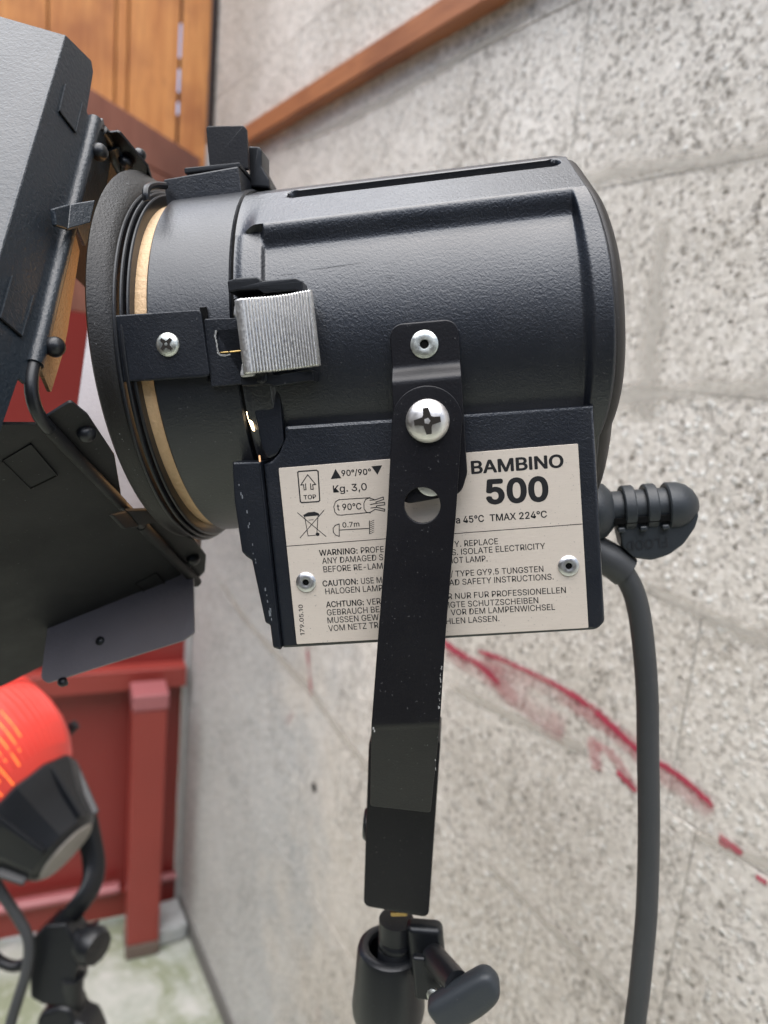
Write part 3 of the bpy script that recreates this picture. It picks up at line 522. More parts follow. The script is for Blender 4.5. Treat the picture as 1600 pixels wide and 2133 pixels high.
# ------------------------------------------------------------------ SPOTLIGHT (lamp coordinates, mm)
Rl = W @ L.transposed(); Ow = (W @ O)*M_ + EYE
lamp = empty('spotlight', Ow, Rl)
tag(lamp, 'black spotlight with a printed rating plate, silver side latch and grey cable', 'spotlight')
AY, AZ, RB = 81.0, 10.0, 81.0
AX = lambda x: (x, AY, AZ)
XA = (1, 0, 0)

# --- body casting: one skin r(x, theta)
def lerp(a, b, t): return a+(b-a)*t
def sst(a, b, x): t = max(0, min(1, (x-a)/(b-a))); return t*t*(3-2*t)
prof_out = [(-180, 82), (-40, 82), (-25, 84.3)]
PTS = [(V((cos(R_(34))*86.2, sin(R_(34))*86.2))), V((46, 67.8)), V((22, 76.5)), V((0, 78.5))]
def r_out(th):
    """outer skin radius with the flat-faced rail along the top; th in degrees from the camera side, up"""
    t = th
    if t > 90: t = 180-t
    if t < -90: t = -180-t
    if t <= 34: return 86.2 if t > 0 else 86.2
    d = V((cos(R_(t)), sin(R_(t))))
    for a, b in zip(PTS, PTS[1:]):
        ta, tb = math.degrees(atan2(a.y, a.x)), math.degrees(atan2(b.y, b.x))
        if ta-1e-6 <= t <= tb+1e-6:
            e = b-a; den = d.x*e.y-d.y*e.x; return (a.x*e.y-a.y*e.x)/den
    return 80.5
X0, X1 = -74.2, 60.0
def r_body(x, th):
    t = 180-th if th > 90 else th
    ro = r_out(th)
    top = sst(27.6, 34.4, t)                                   # 1 on the rail
    rear = sst(58.9, 60.2+3.6*max(0, 1-((t-2)/30)**2), x)
    fr = 1-sst(-63.2, -61.0, x)
    inner = 80.6
    flare = lerp(81.2, 82.4, sst(-74, -70, x)) if t < 34 else lerp(81.5, ro, sst(-73, -64, x))
    r = lerp(inner, ro, top)
    r = lerp(r, ro if t > 34 else lerp(84.4, 86.2, sst(20, 34, t)), rear)
    r = lerp(r, min(flare, ro), fr)
    if x > 68.6: r -= (x-68.6)**2*.55
    # long slot in the rail face and its twin on the far side
    if -57 < x < 61.5 and 46.5 < t < 57:
        cxm = 4.2; dx = max(-49.5-x, x-54, 0)/5.5; dt = abs(t-52.6)/3.0; dd = sqrt(dx*dx+dt*dt) if dx > 0 else dt
        r -= 5.5*(1-sst(.66, 1.0, dd))
    return r
def xend(th):
    t = abs(180-th if th > 90 else (-180-th if th < -90 else th))
    if t <= 34: return 71.0 - 5.6*(t/34)**3
    return max(61.5, 65.4 - (t-34)*.13) if th > 0 else 65.4
def warp(x, th): return x if x < 57.5 else 57.5 + (x-57.5)*(xend(th)-57.5)/(70-57.5)
def body_mesh():
    xs_ = []
    x = X0
    while x < 70.01:
        xs_.append(x); x += .45 if (x < -58 or 57 < x) else 1.1 if (-58 <= x < -47 or 50 < x) else 3.2
    ths = []; t = -180.
    while t < 179.9:
        ths.append(t); t += .45 if (27 < t < 58 or 122 < t < 153) else 2.0
    vs, fs = [], []
    for x in xs_:
        for th in ths:
            r = r_body(warp(x, th) if x < 66 else x, th); vs.append((warp(x, th)*M_, (AY-r*cos(R_(th)))*M_, (AZ+r*sin(R_(th)))*M_))
    n = len(ths)
    rows = len(xs_); K = 1                                  # narrow return face behind the rim
    for th in ths:
        r = r_body(xs_[-1], th)-2.2; vs.append(((warp(70, th)-.2)*M_, (AY-r*cos(R_(th)))*M_, (AZ+r*sin(R_(th)))*M_))
    tot = rows+K
    for i in range(tot-1):
        for j in range(n):
            a, b = i*n+j, i*n+(j+1) % n; fs.append((a, a+n, b+n, b))
    me = bpy.data.meshes.new('housing'); me.from_pydata(vs, [], fs); me.update()
    return me
housing = fin('housing', body_mesh(), body_m, lamp, ang=50)
tag(housing, 'wrinkle painted black cylindrical housing with a slotted top rail')
# slot floor strips, seen through the slot in the rail
for th in (51, 129):
    pass

def cover_mesh():
    vs, fs = [], []; ths = [i*2.0-180 for i in range(180)]; K = 12
    for k in range(-1, K+1):
        a = max(k, 0)/K*pi/2; dx = -1.2 if k < 0 else 6.5*sin(a); f = max(cos(a)**.32, .02)
        for th in ths:
            r = (r_body(69.0, th)-1.2)*f; x = warp(70, th)*(1) + dx; x = lerp(x, 78.0, min(1, (1-f)**.6))
            vs.append((x*M_, (AY-r*cos(R_(th)))*M_, (AZ+r*sin(R_(th)))*M_))
    n = len(ths)
    for i in range(K+1):
        for j in range(n): a, b = i*n+j, i*n+(j+1) % n; fs.append((a, a+n, b+n, b))
    me = bpy.data.meshes.new('rear_cover'); me.from_pydata(vs, [], fs); me.update(); return me
fin('rear_cover', cover_mesh(), coat('brown_black_cover', (.022, .019, .017), .5, 900, .1, .0003, .5), lamp, ang=60)
# --- lower electrical box with rating plate
bx = pxpoly([(545, 968), (583, 1353), (1232, 1313), (1251, 1290), (1235, 872), (600, 882)], 2)
pts = [(-69.5, -36.8), (-69.5, -113.6), (59.0, -113.2), (62.0, -110), (62.0, -24.5), (-59.5, -22.0), (-59.6, -27), (-62.6, -32.6), (-66, -35.6)]
pts = rounded(pts, [0, 1.2, 5, 3, 0, 2, 2, 2, 2])
plate('control_box', [pts], XZ(80.2), 156, body_m, lamp, bev=1.5)
# front hinged frame below the barrel
fp = pxpoly([(483, 962), (487, 1040), (503, 1150), (512, 1160), (524, 1168), (552, 1298), (562, 1303), (568, 1350), (586, 1356), (543, 962)], 0)
plate('front_frame', [rounded(fp, [1, 1, 1.5, 1, 1, 1.5, 1, 1.5, 1, .5])], XZ(79), 158, barrel_m, lamp, bev=.9)
# raised line on the frame edge, chipped paint
bm = bmesh.new(); random.seed(3)
for i in range(46):
    t = i/45; u, v = lerp(498, 564, t) + 3*sin(t*9), lerp(1010, 1290, t)
    if random.random() < .35+.3*t:
        q = P(u+random.uniform(-2, 2), v, -.1); s = random.uniform(.15, .45)*(1+1.0*(t > .85))
        bm_box(bm, (q.x-s*.6, -.16, q.z-s*1.6), (q.x+s*.6, -.02, q.z+s*1.6))
tag(from_bm('paint_chips', bm, flat('chip_grey', (.13, .14, .15), .6).m, lamp, smooth=False), kind='stuff')
# warm light seen in the seam between frame and box
q0, q1 = P(545, 990, 1.2), P(556, 1130, 1.2)
plate('lit_seam', [[(q0.x-.35, q0.z+8), (q1.x-.25, q1.z-6), (q1.x+.2, q1.z-6), (q0.x+.25, q0.z+8)]], XZ(1.3), .6, emis('seam_glow', (.9, .5, .25), .3), lamp, bev=.02)

# --- front barrel
prof = [(-75.6, 77), (-75.6, 80.2), (-76.3, 81), (-109.8, 81), (-110.6, 80.2), (-110.6, 79), (-76, 77)]
barrel = lathe('front_barrel', [(x, r) for x, r in prof], (0, AY, AZ), XA, barrel_m, lamp, n=192, closed=True)
lathe('lens_sleeve', [(-118.5, 78.2), (-118.5, 76.5), (-96, 75.8), (-96, 77.6)], (0, AY, AZ), XA, sleeve_m, lamp, n=128, closed=True)
lathe('sleeve_glow_ring', [(-107.2, 78.95), (-107.0, 77.9), (-98, 77.8), (-98, 78.9)], (0, AY, AZ), XA, emis('sleeve_ring_glow', (1, .66, .33), 3.0), lamp, n=128, closed=True)  # glowing ring added to throw warm light on the sleeve
lathe('fresnel_lens', [(-100, 75.6), (-101, 74), (-106, 60), (-110, 35), (-111.5, 2), (-111.5, .01)], (0, AY, AZ), XA, lens_m, lamp, n=96, caps=False)
lathe('seam_light_block', [(-79, 80.0), (-73.6, 80.0), (-73.6, 78.9), (-79, 78.9)], (0, AY, AZ), XA, hole_m, lamp, n=128, closed=True)  # dark ring added to stop lamp light leaking through the seam
lathe('inner_light_block', [(-72, 79.5), (-72, .01)], (0, AY, AZ), XA, hole_m, lamp, n=64, caps=False)  # unseen disc added to block light inside the housing
# glint of lamp light through the gap between barrel and body
gp = [(513, 858), (518, 855), (527, 880), (531, 899), (526, 896), (518, 876)]
plate('light_gap', [rounded(pxpoly(gp, 5.2), .5)], XZ(5.2), .5, leak_m, lamp, bev=.05)
# three accessory holder rings
for k, (x, r) in enumerate(((-117.2, 83.2), (-119.4, 84.6), (-121.8, 85.6))):
    lathe('holder_ring', [(x-.8, r-5), (x-.8, r-.4), (x-.4, r), (x+.3, r), (x+.7, r-.5), (x+.7, r-5)], (0, AY, AZ), XA, plastic_m, lamp, n=160, closed=True)
bm = bmesh.new(); rr0 = 80.85
for (x0, x1, t0, t1, w_) in ((-56, -47, 19.4, 19.6, .18), (-46, -20, 20.0, 20.7, .22), (-14, -11, 15.4, 15.0, .3)):
    for k in range(12):
        vs = []
        for kk, sgn in ((k, -1), (k+1, -1), (k+1, 1), (k, 1)):
            t = kk/12; th = R_(lerp(t0, t1, t)) + sgn*w_*sin(pi*min(max(t, .04), .96))*.5/rr0; vs.append(bm.verts.new((lerp(x0, x1, t), AY-rr0*cos(th), AZ+rr0*sin(th))))
        bm.faces.new(vs)
from_bm('scratch', bm, flat('scratch_grey', (.055, .06, .07), .5, .5).m, lamp, smooth=False)
# --- tab plate with cross-head screw on the near side
def screw(p, r, h, mat, par, d=(0, -1, 0), slot=.62, rot=.3, name='screw'):
    """pan-head cross screw: recess shade painted as a raised dark cross"""
    mx = axis_mx(p, d); bm = bmesh.new(); pr = [(0, r*.97), (h*.22, r), (h*.48, r*.93), (h*.68, r*.80), (h*.84, r*.62), (h*.95, r*.36), (h*.985, r*.18), (h, .01)]
    rows = bm_lathe(bm, pr, mx, 40); bmesh.ops.remove_doubles(bm, verts=bm.verts, dist=1e-4)
    o = from_bm(name, bm, mat, par)
    bm = bmesh.new(); w = r*.12; st = []
    for k in range(4):
        a = rot + k*pi/2; c0, s0 = cos(a), sin(a)
        for (x, y) in ((r*slot, -w), (r*slot, w), (r*.30, w*1.25), (r*.2, r*.2)): st.append((x*c0-y*s0, x*s0+y*c0))
    top = [bm.verts.new(mx @ V((x, y, h*1.005+.02))) for x, y in st]; lo = [bm.verts.new(mx @ V((x, y, h*.6))) for x, y in st]; cen = bm.verts.new(mx @ V((0, 0, h*1.005+.02)))
    for i in range(len(top)):
        j = (i+1) % len(top); bm.faces.new((cen, top[i], top[j])); bm.faces.new((top[i], lo[i], lo[j], top[j]))
    oo = from_bm('recess_shade_cross', bm, recess_m, o, smooth=False)  # raised dark star painted in place of a shaded recess
    lathe('recess_tip', [(0, r*.15), (.05, .01)], V(p) + V(d).normalized()*(h*1.005+.05), d, mat, oo, n=5, caps=False); return o
tp = pxpoly([(230, 657), (418, 645), (438, 785), (252, 796)], -2.4)
plate('filter_tab', [rounded(tp, [1.0, 2.2, 2.2, 1])], XZ(-1.6), 1.9, barrel_m, lamp, bev=.55)
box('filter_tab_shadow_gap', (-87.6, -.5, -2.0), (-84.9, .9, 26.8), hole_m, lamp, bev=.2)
tabp = P(350, 718, -2.6)
screw((tabp.x, -2.5, tabp.z), 4.7, 2.1, screw_m, lamp, rot=.75)
# latch base: raised pad with a rectangular opening whose rim is chipped bare
pad = pxpoly([(424, 664), (498, 662), (510, 800), (440, 806)], -.9)
hol = pxpoly([(450, 690), (512, 684), (516, 737), (457, 740)], -.9)
plate('latch_pad', [rounded(pad, 1), rounded(hol, .5)], XZ(.4), 2.6, barrel_m, lamp, bev=.3)
hin = pxpoly([(453, 693), (514, 687), (518, 734), (460, 737)], 1.2)
plate('latch_opening', [hin], XZ(1.2), .3, hole_m, lamp, bev=.02)
bm = bmesh.new(); random.seed(11)
edge = [(450, 690), (449, 700), (451, 712), (453, 724), (455, 735), (460, 740), (470, 741), (480, 738)]
for (a, b) in zip(edge, edge[1:]):
    for k in range(5):
        t = k/5; u, v = lerp(a[0], b[0], t), lerp(a[1], b[1], t); q = P(u+random.uniform(-.8, .8), v+random.uniform(-.8, .8), -.95); s = random.uniform(.18, .36)
        bm_box(bm, (q.x-s, -1.15, q.z-s), (q.x+s, -.85, q.z+s))
tag(from_bm('chipped_rim', bm, chip_m, lamp, smooth=False), kind='stuff')
tube('latch_wire', [P(458, 735, .3), P(500, 731, -1.5), P(520, 729, -3)], .38, brass_m, lamp, n=8, sub=4)

# --- silver ribbed latch
def latch_mesh():
    bm = bmesh.new(); xA, xB = -66.2, -40.6
    outer = []
    # rounded front roll then ribbed concave face
    for k in range(9):
        a = pi - k/8*pi/2*1.05; outer.append((-66.9+3.6*cos(a), -9.2-3.2*sin(a)))
    N = 22; x = -65.9
    for i in range(N):
        w = (xB-x-.4)/N if i == 0 else w
        xa = -65.9+i*w; 
        for f, dy in ((0., .42), (.22, -.12), (.5, -.26), (.78, -.12), (1., .42)):
            xx = xa+f*w; t = (xx+66)/25.5; base = -12.2 + 3.0*sin(pi*min(1, max(0, t)))**1.2 
            outer.append((xx, base+dy))
    outer.append((xB, -12.2)); outer.append((xB+.5, -11.2)); outer.append((xB+.3, -9.6))
    inner = [(xB-1, -8.8), (-48, -6.2), (-58, -6.2), (-65, -8), (-69.6, -8.4)]
    ring = outer+inner
    zt, zb = 26.6, -1.2
    cols = []
    for z, ins in ((zt, .5), (zt-.5, 0), (zb+.5, 0), (zb, .5)):
        row = []
        for (x, y) in ring:
            t = (x+66)/25.5
            skew = -.004*(x+55)*0
            row.append(bm.verts.new((x, y+ins*.8, z)))
        cols.append(row)
    for A, B in zip(cols, cols[1:]):
        for i in range(len(ring)): bm.faces.new((A[i], A[(i+1) % len(ring)], B[(i+1) % len(ring)], B[i]))
    for row in (cols[0], cols[-1]): bm.faces.new(row)
    bmesh.ops.rotate(bm, verts=bm.verts, cent=(-55, -10, 13), matrix=Matrix.Rotation(R_(-1.2), 3, 'Y'))
    return bm
latch = from_bm('silver_latch', latch_mesh(), silver_m, lamp, ang=25)
tag(latch, 'ribbed silver die-cast latch lever')
for z0, z1, x0 in ((20.5, 26.0, -72.3), (-2.4, 3.2, -72.2)):
    plate('latch_ear', [rounded([(x0, z0), (-66, z0), (-66, z1), (x0+1.5, z1)], 1.4)], XZ(-7), 3.5, silver_m, latch, bev=.5)
# black spring brackets above and below the latch
def bent_bar(name, pts, y0, y1, zth, mat, par):
    top = [(u, v) for u, v in pts]; up = [(P(u, v, -5).x, P(u, v, -5).z) for u, v in top]
    lo = [(x, z-zth) for x, z in reversed(up)]
    return plate(name, [rounded(up+lo, .9)], XZ((y0+y1)/2), abs(y1-y0), mat, par, bev=.5)
bent_bar('latch_bracket', [(478, 588), (497, 582), (538, 580), (552, 588), (618, 582), (633, 588)], -8, 2, 4.6, plastic_m, lamp)
box('latch_pin', (-55, -6, 26), (-53, -3, 30.5), plastic_m, lamp, bev=.4)
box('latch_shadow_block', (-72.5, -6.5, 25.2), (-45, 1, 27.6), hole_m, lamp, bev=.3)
bent_bar('latch_bracket', [(503, 781), (560, 778), (575, 782), (648, 770), (655, 772)], -7, 2, 4.4, plastic_m, lamp)
lathe('latch_button', [(0, 2.2), (.8, 2.2), (1.2, 1.6), (1.25, .01)], P(546, 787, -6.8), (0, -1, 0), plastic_m, lamp, n=24, caps=False)
# dark lug of the body beside the barrel seam
plate('body_lug', [rounded([(-72.6, 0), (-59.5, 0), (-59.9, -28.6), (-63.4, -33.4), (-67.5, -35.2), (-69.4, -30), (-70.4, -22)], [1, 1, 5, 4, 3, 3, 3])], XZ(5.0), 5.0, barrel_m, lamp, bev=1.0)
# --- top mounting block, screw, upright flag and clip
plate('top_pad', [rounded([(-113, 72), (-113.6, 93.0), (-78.6, 94.6), (-77.9, 72)], .8)], XZ(72), 50, barrel_m, lamp, bev=.7)
plate('top_strip', [rounded([(-104.2, 95.0), (-104.0, 97.5), (-78.2, 96.9), (-78.0, 94.4)], .8)], XZ(66), 34, plastic_m, lamp, bev=.4)
q = P(437, 345, 62)
lathe('top_washer', [(0, 6.2), (1.0, 6.2), (2.2, 4.6), (2.9, 2), (3.0, .01)], (q.x, 62, 97.2), (0, 0, 1), screw_m, lamp, n=32, caps=False)
fl = pxpoly([(430, 268), (434, 264), (508, 263), (515, 270), (519, 355), (438, 350)], 60)
plate('top_flag', [rounded(fl, [2, 1, 1, 2, 1, 1])], XZ(60), 2.2, strap_m, lamp, bev=.5)
f2 = pxpoly([(516, 302), (540, 304), (545, 312), (545, 345), (560, 372), (562, 392), (519, 388)], 66)
plate('top_clip', [rounded(f2, 1.2)], XZ(74), 15, plastic_m, lamp, bev=.9)
lip = [PX(u, v, -112) for u, v in ((344, 387), (322, 386), (307, 392), (304, 405), (306, 418))]
tube('filter_catch', lip, 1.6, plastic_m, lamp, n=10, sub=4, sx=1, sy=1)

# --- flange dish in front of the rings: cone with rolled rim
fc = V((-127, 77.5, 13.0))
dish = bmesh.new()
def ringpts(c, r, n=192): return [V((c[0], c[1]-r*cos(2*pi*i/n), c[2]+r*sin(2*pi*i/n))) for i in range(n)]
ring_defs = [((-121.6, 81, 11), 80), ((-121.6, 81, 11), 84), ((-122.8, 81, 12), 85.2), ((-125.2, 81, 13.4), 86.8), ((-128.2, 81, 15.2), 88.0), ((-129.6, 81, 16), 88.8), ((-130.4, 81, 16.2), 89.3), ((-131.2, 81, 16.2), 88.6), ((-130.8, 81, 16), 87), ((-127.6, 81, 14), 85), ((-123.8, 81, 12), 80)]
rr_ = [[dish.verts.new(p) for p in ringpts(c, r)] for c, r in ring_defs]
for A, B in zip(rr_, rr_[1:]+rr_[:1]):
    for i in range(192): dish.faces.new((A[i], A[(i+1) % 192], B[(i+1) % 192], B[i]))

# --- support bracket, yoke, bolts
br = [(-13.6, 0), (-13.6, 12.7), (12.7, 12.3), (12.0, -46), (9, -54.0), (-13, -56.2), (-15.5, -50)]
br = rounded(br, [0, 6, 6, 6, 6, 6, 6])
def brb(c):
    s = sst(-4.0, -10.5, c.y) if False else max(0, min(1, (-3.8-c.y)/6.0)); s = s*s*(3-2*s)
    return (c.x, c.y, c.z - 5.2*s)
plate('pivot_bracket', [br], XZ(-1.6), 1.8, strap_m, lamp, bev=.45, bendf=brb, cuts=[((0, z, 0), (0, 1, 0)) for z in (-2.8, -3.8, -4.8, -5.8, -6.8, -7.8, -8.8, -9.8, -11)], ang=60)
q = P(899, 1001, -8)
lathe('pivot_washer', [(0, 6.0), (.8, 6.0), (1.2, 5.2), (1.2, .01)], (q.x, -7.4, q.z), (0, -1, 0), rivet_m, lamp, n=36, caps=False)
def eyelet(p, r, par, mat, name='rivet'):
    o = lathe(name, [(0, r), (.5, r), (1.1, r*.8), (1.25, r*.5), (1.1, r*.34), (.2, r*.3)], p, (0, -1, 0), mat, par, n=40, caps=False)
    lathe('rivet_hole', [(0, .01), (0, r*.31)], (p[0], p[1]-.35, p[2]), (0, -1, 0), hole_m, o, n=24, caps=False); return o
q = P(884, 717, -3); eyelet((q.x, -2.45, q.z), 5.3, lamp, screw_m)
# rating plate
lb = [(P(u, v, 1).x, P(u, v, 1).z) for u, v in ((580, 975), (1204, 924), (1226, 1308), (618, 1342))]
rating = plate('rating_plate', [rounded([(-63.0, -38.7), (55.1, -38.7), (55.2, -111.7), (-62.9, -111.7)], .5)], XZ(1.55), .7, label_m, lamp, bev=.08)
tag(rating, 'brushed silver rating plate printed in black')
for u, v in ((637, 1213), (1185, 1179)):
    q = P(u, v, .6); eyelet((q.x, 1.2, q.z), 4.1, rating, rivet_m)
TY = 1.16
def Z5(x, y): return (560+x/2.22222, 880+y/2.22222)
cap = {}
def glyph_mesh(t_, bold=0.):
    """letter outlines drawn as flat filled shapes; cap height = .509"""
    cu = bpy.data.curves.new('t', 'CURVE'); cu.dimensions = '2D'; cu.fill_mode = 'FRONT'; x0 = 0
    for ch in t_:
        adv, sp = GLYPHS[ch]
        for L_ in sp:
            q = cu.splines.new('POLY'); q.points.add(len(L_)-1); q.use_cyclic_u = True
            for i, (x, y) in enumerate(L_): q.points[i].co = ((x+x0)/1000, y/1000, 0, 1)
        x0 += adv
    to = bpy.data.objects.new('t', cu); C.objects.link(to)
    me = bpy.data.meshes.new_from_object(to.evaluated_get(bpy.context.evaluated_depsgraph_get())); bpy.data.objects.remove(to); bpy.data.curves.remove(cu)
    if bold:
        vs = [v.co.copy() for v in me.vertices]; fs = [tuple(p.vertices) for p in me.polygons]; V_, F_ = [], []
        for k in range(9):
            dx, dy = (0, 0) if k == 0 else (bold*cos(k*pi/4), bold*.75*sin(k*pi/4)); n0 = len(V_)
            V_ += [(v.x+dx, v.y*(.509-2*bold*.75)/.509+bold*.75+dy, k*.0002) for v in vs]; F_ += [tuple(i+n0 for i in f) for f in fs]
        me = bpy.data.meshes.new('t'); me.from_pydata(V_, [], F_); me.update()
    return me
def text(s, a, b, caph, bold=0., n='lettering'):
    bold = bold or .006
    me = glyph_mesh(s, bold); xs_ = [v.co.x for v in me.vertices]; x0, x1 = min(xs_), max(xs_)
    A, B = P(*Z5(*a), TY), P(*Z5(*b), TY); e = B-A; w = e.length; e.normalize(); up = V((-e.z, 0, e.x))
    ppm = (P(*Z5(a[0]+100, a[1]), TY)-P(*Z5(*a), TY)).length/100
    sx = w/(x1-x0); sy = caph*ppm/.509
    for v in me.vertices: v.co = (A + e*((v.co.x-x0)*sx) + up*(v.co.y*sy) + V((0, -v.co.z, 0)))*M_
    return fin(n, me, ink_m, rating, smooth=False)
def stroke(lines, w=3.2, closed=False, name='symbol'):
    bm = bmesh.new(); ppm = .185/2.2222*1.0
    for ln in lines:
        q = [P(*Z5(*p), TY) for p in ln]
        for a, b in zip(q, q[1:]):
            d = (b-a); l = d.length
            if l < 1e-4: continue
            d.normalize(); nn = V((-d.z, 0, d.x))*(w*ppm/2); e = d*(w*ppm*.35)
            bm.faces.new([bm.verts.new(x) for x in (a-e-nn, b+e-nn, b+e+nn, a-e+nn)])
    for i, f in enumerate(bm.faces):
        for v in f.verts: v.co.y -= .0006*i
    return from_bm(name, bm, ink_m, rating, smooth=False)
def solid(pts, name='symbol'):
    bm = bmesh.new(); bm.faces.new([bm.verts.new(P(*Z5(*p), TY)) for p in pts]); return from_bm(name, bm, ink_m, rating, smooth=False)
text('BAMBINO', (938, 240), (1366, 208), 62, .026)
text('500', (1007, 381), (1297, 365), 119, .034)
text('a 45°C', (867, 468), (997, 460), 33, .016); text('T', (850, 469), (864, 468), 33, .016)
text('TMAX 224°C', (1024, 458), (1288, 440), 33, .016)
for s, a, b, c, w in (
    ('WARNING:', (234, 618), (412, 607), 28, .018), ('PROFE', (427, 606), (533, 600), 28, 0),
    ('ANY DAMAGED S', (248, 655), (530, 637), 28, 0), ('BEFORE RE-LAM', (254, 694), (528, 677), 28, 0),
    ('CAUTION:', (250, 760), (414, 749), 28, .018), ('USE M', (428, 748), (524, 742), 28, 0), ('HALOGEN LAMP', (263, 796), (528, 779), 28, 0),
    ('ACHTUNG:', (266, 857), (441, 846), 28, .018), ('VER', (455, 845), (519, 840), 28, 0),
    ('GEBRAUCH BE', (270, 894), (513, 878), 28, 0), ('MUSSEN GEW', (273, 930), (510, 914), 28, 0), ('VOM NETZ TR', (277, 967), (508, 951), 28, 0),
    ('Y. REPLACE', (860, 577), (1062, 563), 28, 0), ('S. ISOLATE ELECTRICITY', (848, 615), (1280, 585), 28, 0), ('HOT LAMP.', (832, 653), (1013, 643), 28, 0),
    ('/ TYPE GY9.5 TUNGSTEN', (842, 715), (1272, 691), 28, 0), ('AD SAFETY INSTRUCTIONS.', (836, 755), (1319, 727), 28, 0),
    ('R NUR FUR PROFESSIONELLEN', (830, 819), (1376, 789), 28, 0), ('IGTE SCHUTZSCHEIBEN', (833, 858), (1248, 836), 28, 0),
    ('VOR DEM LAMPENWICHSEL', (843, 893), (1326, 867), 28, 0), ('HLEN LASSEN.', (822, 934), (1068, 920), 28, 0)):
    text(s, a, b, c, w)
text('179.05.10', (166, 985), (157, 843), 20, .012)
text('TOP', (162, 357), (220, 353), 20, .016); text('90°/90°', (337, 249), (474, 241), 28, .018); text('Kg. 3,0', (299, 325), (455, 313), 33, .010)
text('t 90°C', (316, 408), (430, 402), 30, .014); text('0.7m', (342, 487), (420, 481), 24, .012)
stroke([[(80, 573), (1450, 470)]], 3.2, name='rule_line')
stroke([[(134, 232), (138, 227), (220, 221), (228, 226), (236, 360), (231, 366), (153, 371), (146, 366), (134, 232)]], 6)
stroke([[(164, 312), (161, 288), (148, 290), (180, 242), (217, 287), (203, 288), (206, 310)], [(172, 311), (170, 284)], [(195, 309), (193, 283)]], 4.5)
stroke([[(164, 312), (172, 311)], [(195, 309), (206, 310)]], 4)
solid([(287, 262), (336, 258), (309, 215)]); solid([(475, 203), (525, 198), (503, 242)])
stroke([[(440, 350), (325, 357), (308, 368), (301, 390), (306, 415), (318, 428), (335, 429), (450, 418), (470, 416)], [(468, 348), (448, 356), (440, 375), (441, 400), (452, 415), (470, 419)], [(440, 350), (468, 348)],
        [(468, 350), (492, 358), (530, 345), (532, 356), (496, 368), (497, 374), (536, 370), (537, 381), (498, 386), (499, 392), (537, 402), (535, 411), (492, 402), (470, 416)],
        [(468, 360), (492, 358)], [(470, 380), (498, 374)], [(472, 396), (498, 392)]], 4)
stroke([[(133, 418), (265, 528)], [(255, 407), (145, 534)], [(162, 432), (232, 424)], [(166, 436), (182, 525), (222, 521)], [(228, 432), (222, 521)], [(180, 420), (212, 415)]], 3.6)
solid([(160, 428), (163, 437), (233, 430), (230, 420), (212, 413), (182, 416)])
solid([(218, 512), (228, 509), (236, 515), (233, 524), (224, 526), (217, 521)])
stroke([[(185, 452), (206, 450)]], 3)
stroke([[(326, 470), (326, 527), (310, 522), (299, 508), (298, 490), (308, 476), (326, 470)], [(328, 498), (466, 490)], [(466, 455), (466, 515)]], 4)
stroke([[(467+0, 462+i*9), (487, 452+i*9)] for i in range(7)], 2.6)

# yoke: strap with joggled lower flap, cross piece and far arm, one part
yd = V((-.135, 0, -1)).normalized()
zb = P(845, 1503, -9.2).z; KB = .46
def PB(u, v):
    o = L @ (-O); d = L @ V(((u-CX)/FPX, (v-CY)/FPX, 1)); t = (-9.2+KB*zb-o.y-KB*o.z)/(d.y+KB*d.z); q = o+d*t; return (q.x-.02*(zb-q.z), q.z)
yc_ = P(890, 878, -9.2); arc = [(yc_.x+13.3*cos(pi-pi*i/28), yc_.z+13.3*sin(pi-pi*i/28)) for i in range(29)]
yk = pxpoly([(806, 1100)], -9.2) + arc + pxpoly([(949, 1082), (930, 1300), (917, 1500)], -9.2)
yk += [PB(897, 1690), PB(772, 1676)] + pxpoly([(775, 1500), (790, 1300)], -9.2)
yk = rounded(yk, [0]*33+[1.5, 1.5, 0, 0])
hq = P(880, 1052, -9.2); hr = 6.9
def ybend(c):
    d = zb - c.y
    if d <= 0: return (c.x, c.y, c.z)
    k = min(1, d/3.0); return (c.x + d*.02, c.y - 0*d, c.z + d*.46*k)
yoke = plate('yoke', [yk, circle2(hq.x, hq.z, hr, 48)], XZ(-9.2), 2.6, strap_m, lamp, bev=.3, bendf=ybend, cuts=[((0, zb-k, 0), (0, 1, 0)) for k in (0, 1, 2, 3, 4)], ang=60)
tag(yoke, 'flat black steel yoke strap with a round hole')
ye = V((PB(835, 1683)[0], 0, PB(835, 1683)[1])); base_z = ye.z+1.5
box('yoke_crosspiece', (ye.x-8, 14, base_z-1.2), (ye.x+9, 172, base_z+1.4), strap_m, yoke, bev=.4)
fa = pxpoly([(790, 1300), (930, 1300), (905, 1690), (770, 1676)], -9.2)
plate('yoke_arm', [rounded([(-14, -20), (12, -20), (ye.x+9, base_z), (ye.x-9.6, base_z)], 2)], XZ(170), 2.6, strap_m, yoke, bev=.3)
q = P(891, 877, -11)
bolt = screw((q.x, -10.5, q.z), 8.2, 4.6, bolt_m, yoke, slot=.60, rot=0.06, name='pivot_bolt')
# bare metal worn along the strap's right edge
bm = bmesh.new(); random.seed(5)
for i in range(30):
    t = random.random(); v = lerp(1388, 1478, t) if i < 26 else random.uniform(1500, 1640); u = 930-(v-1300)*.062 - random.uniform(-.5, 3)
    y = -10.6; q = P(u-3.2, v, y); s = random.uniform(.08, .28)
    if v > 1500: q.y += (zb-q.z)*.46; q.y -= .2
    bm_box(bm, (q.x-s*.6, q.y-.08, q.z-s*1.5), (q.x+s*.6, q.y+.2, q.z+s*1.5))
for (u, v, s) in ((778, 1517, .5), (780, 1523, .4)):
    q = P(u, v, -10.2); bm_box(bm, (q.x-s*.6, q.y-.1, q.z-s), (q.x+s*.6, q.y+.6, q.z+s))
tag(from_bm('worn_edge', bm, chip_m, yoke, smooth=False), kind='stuff')

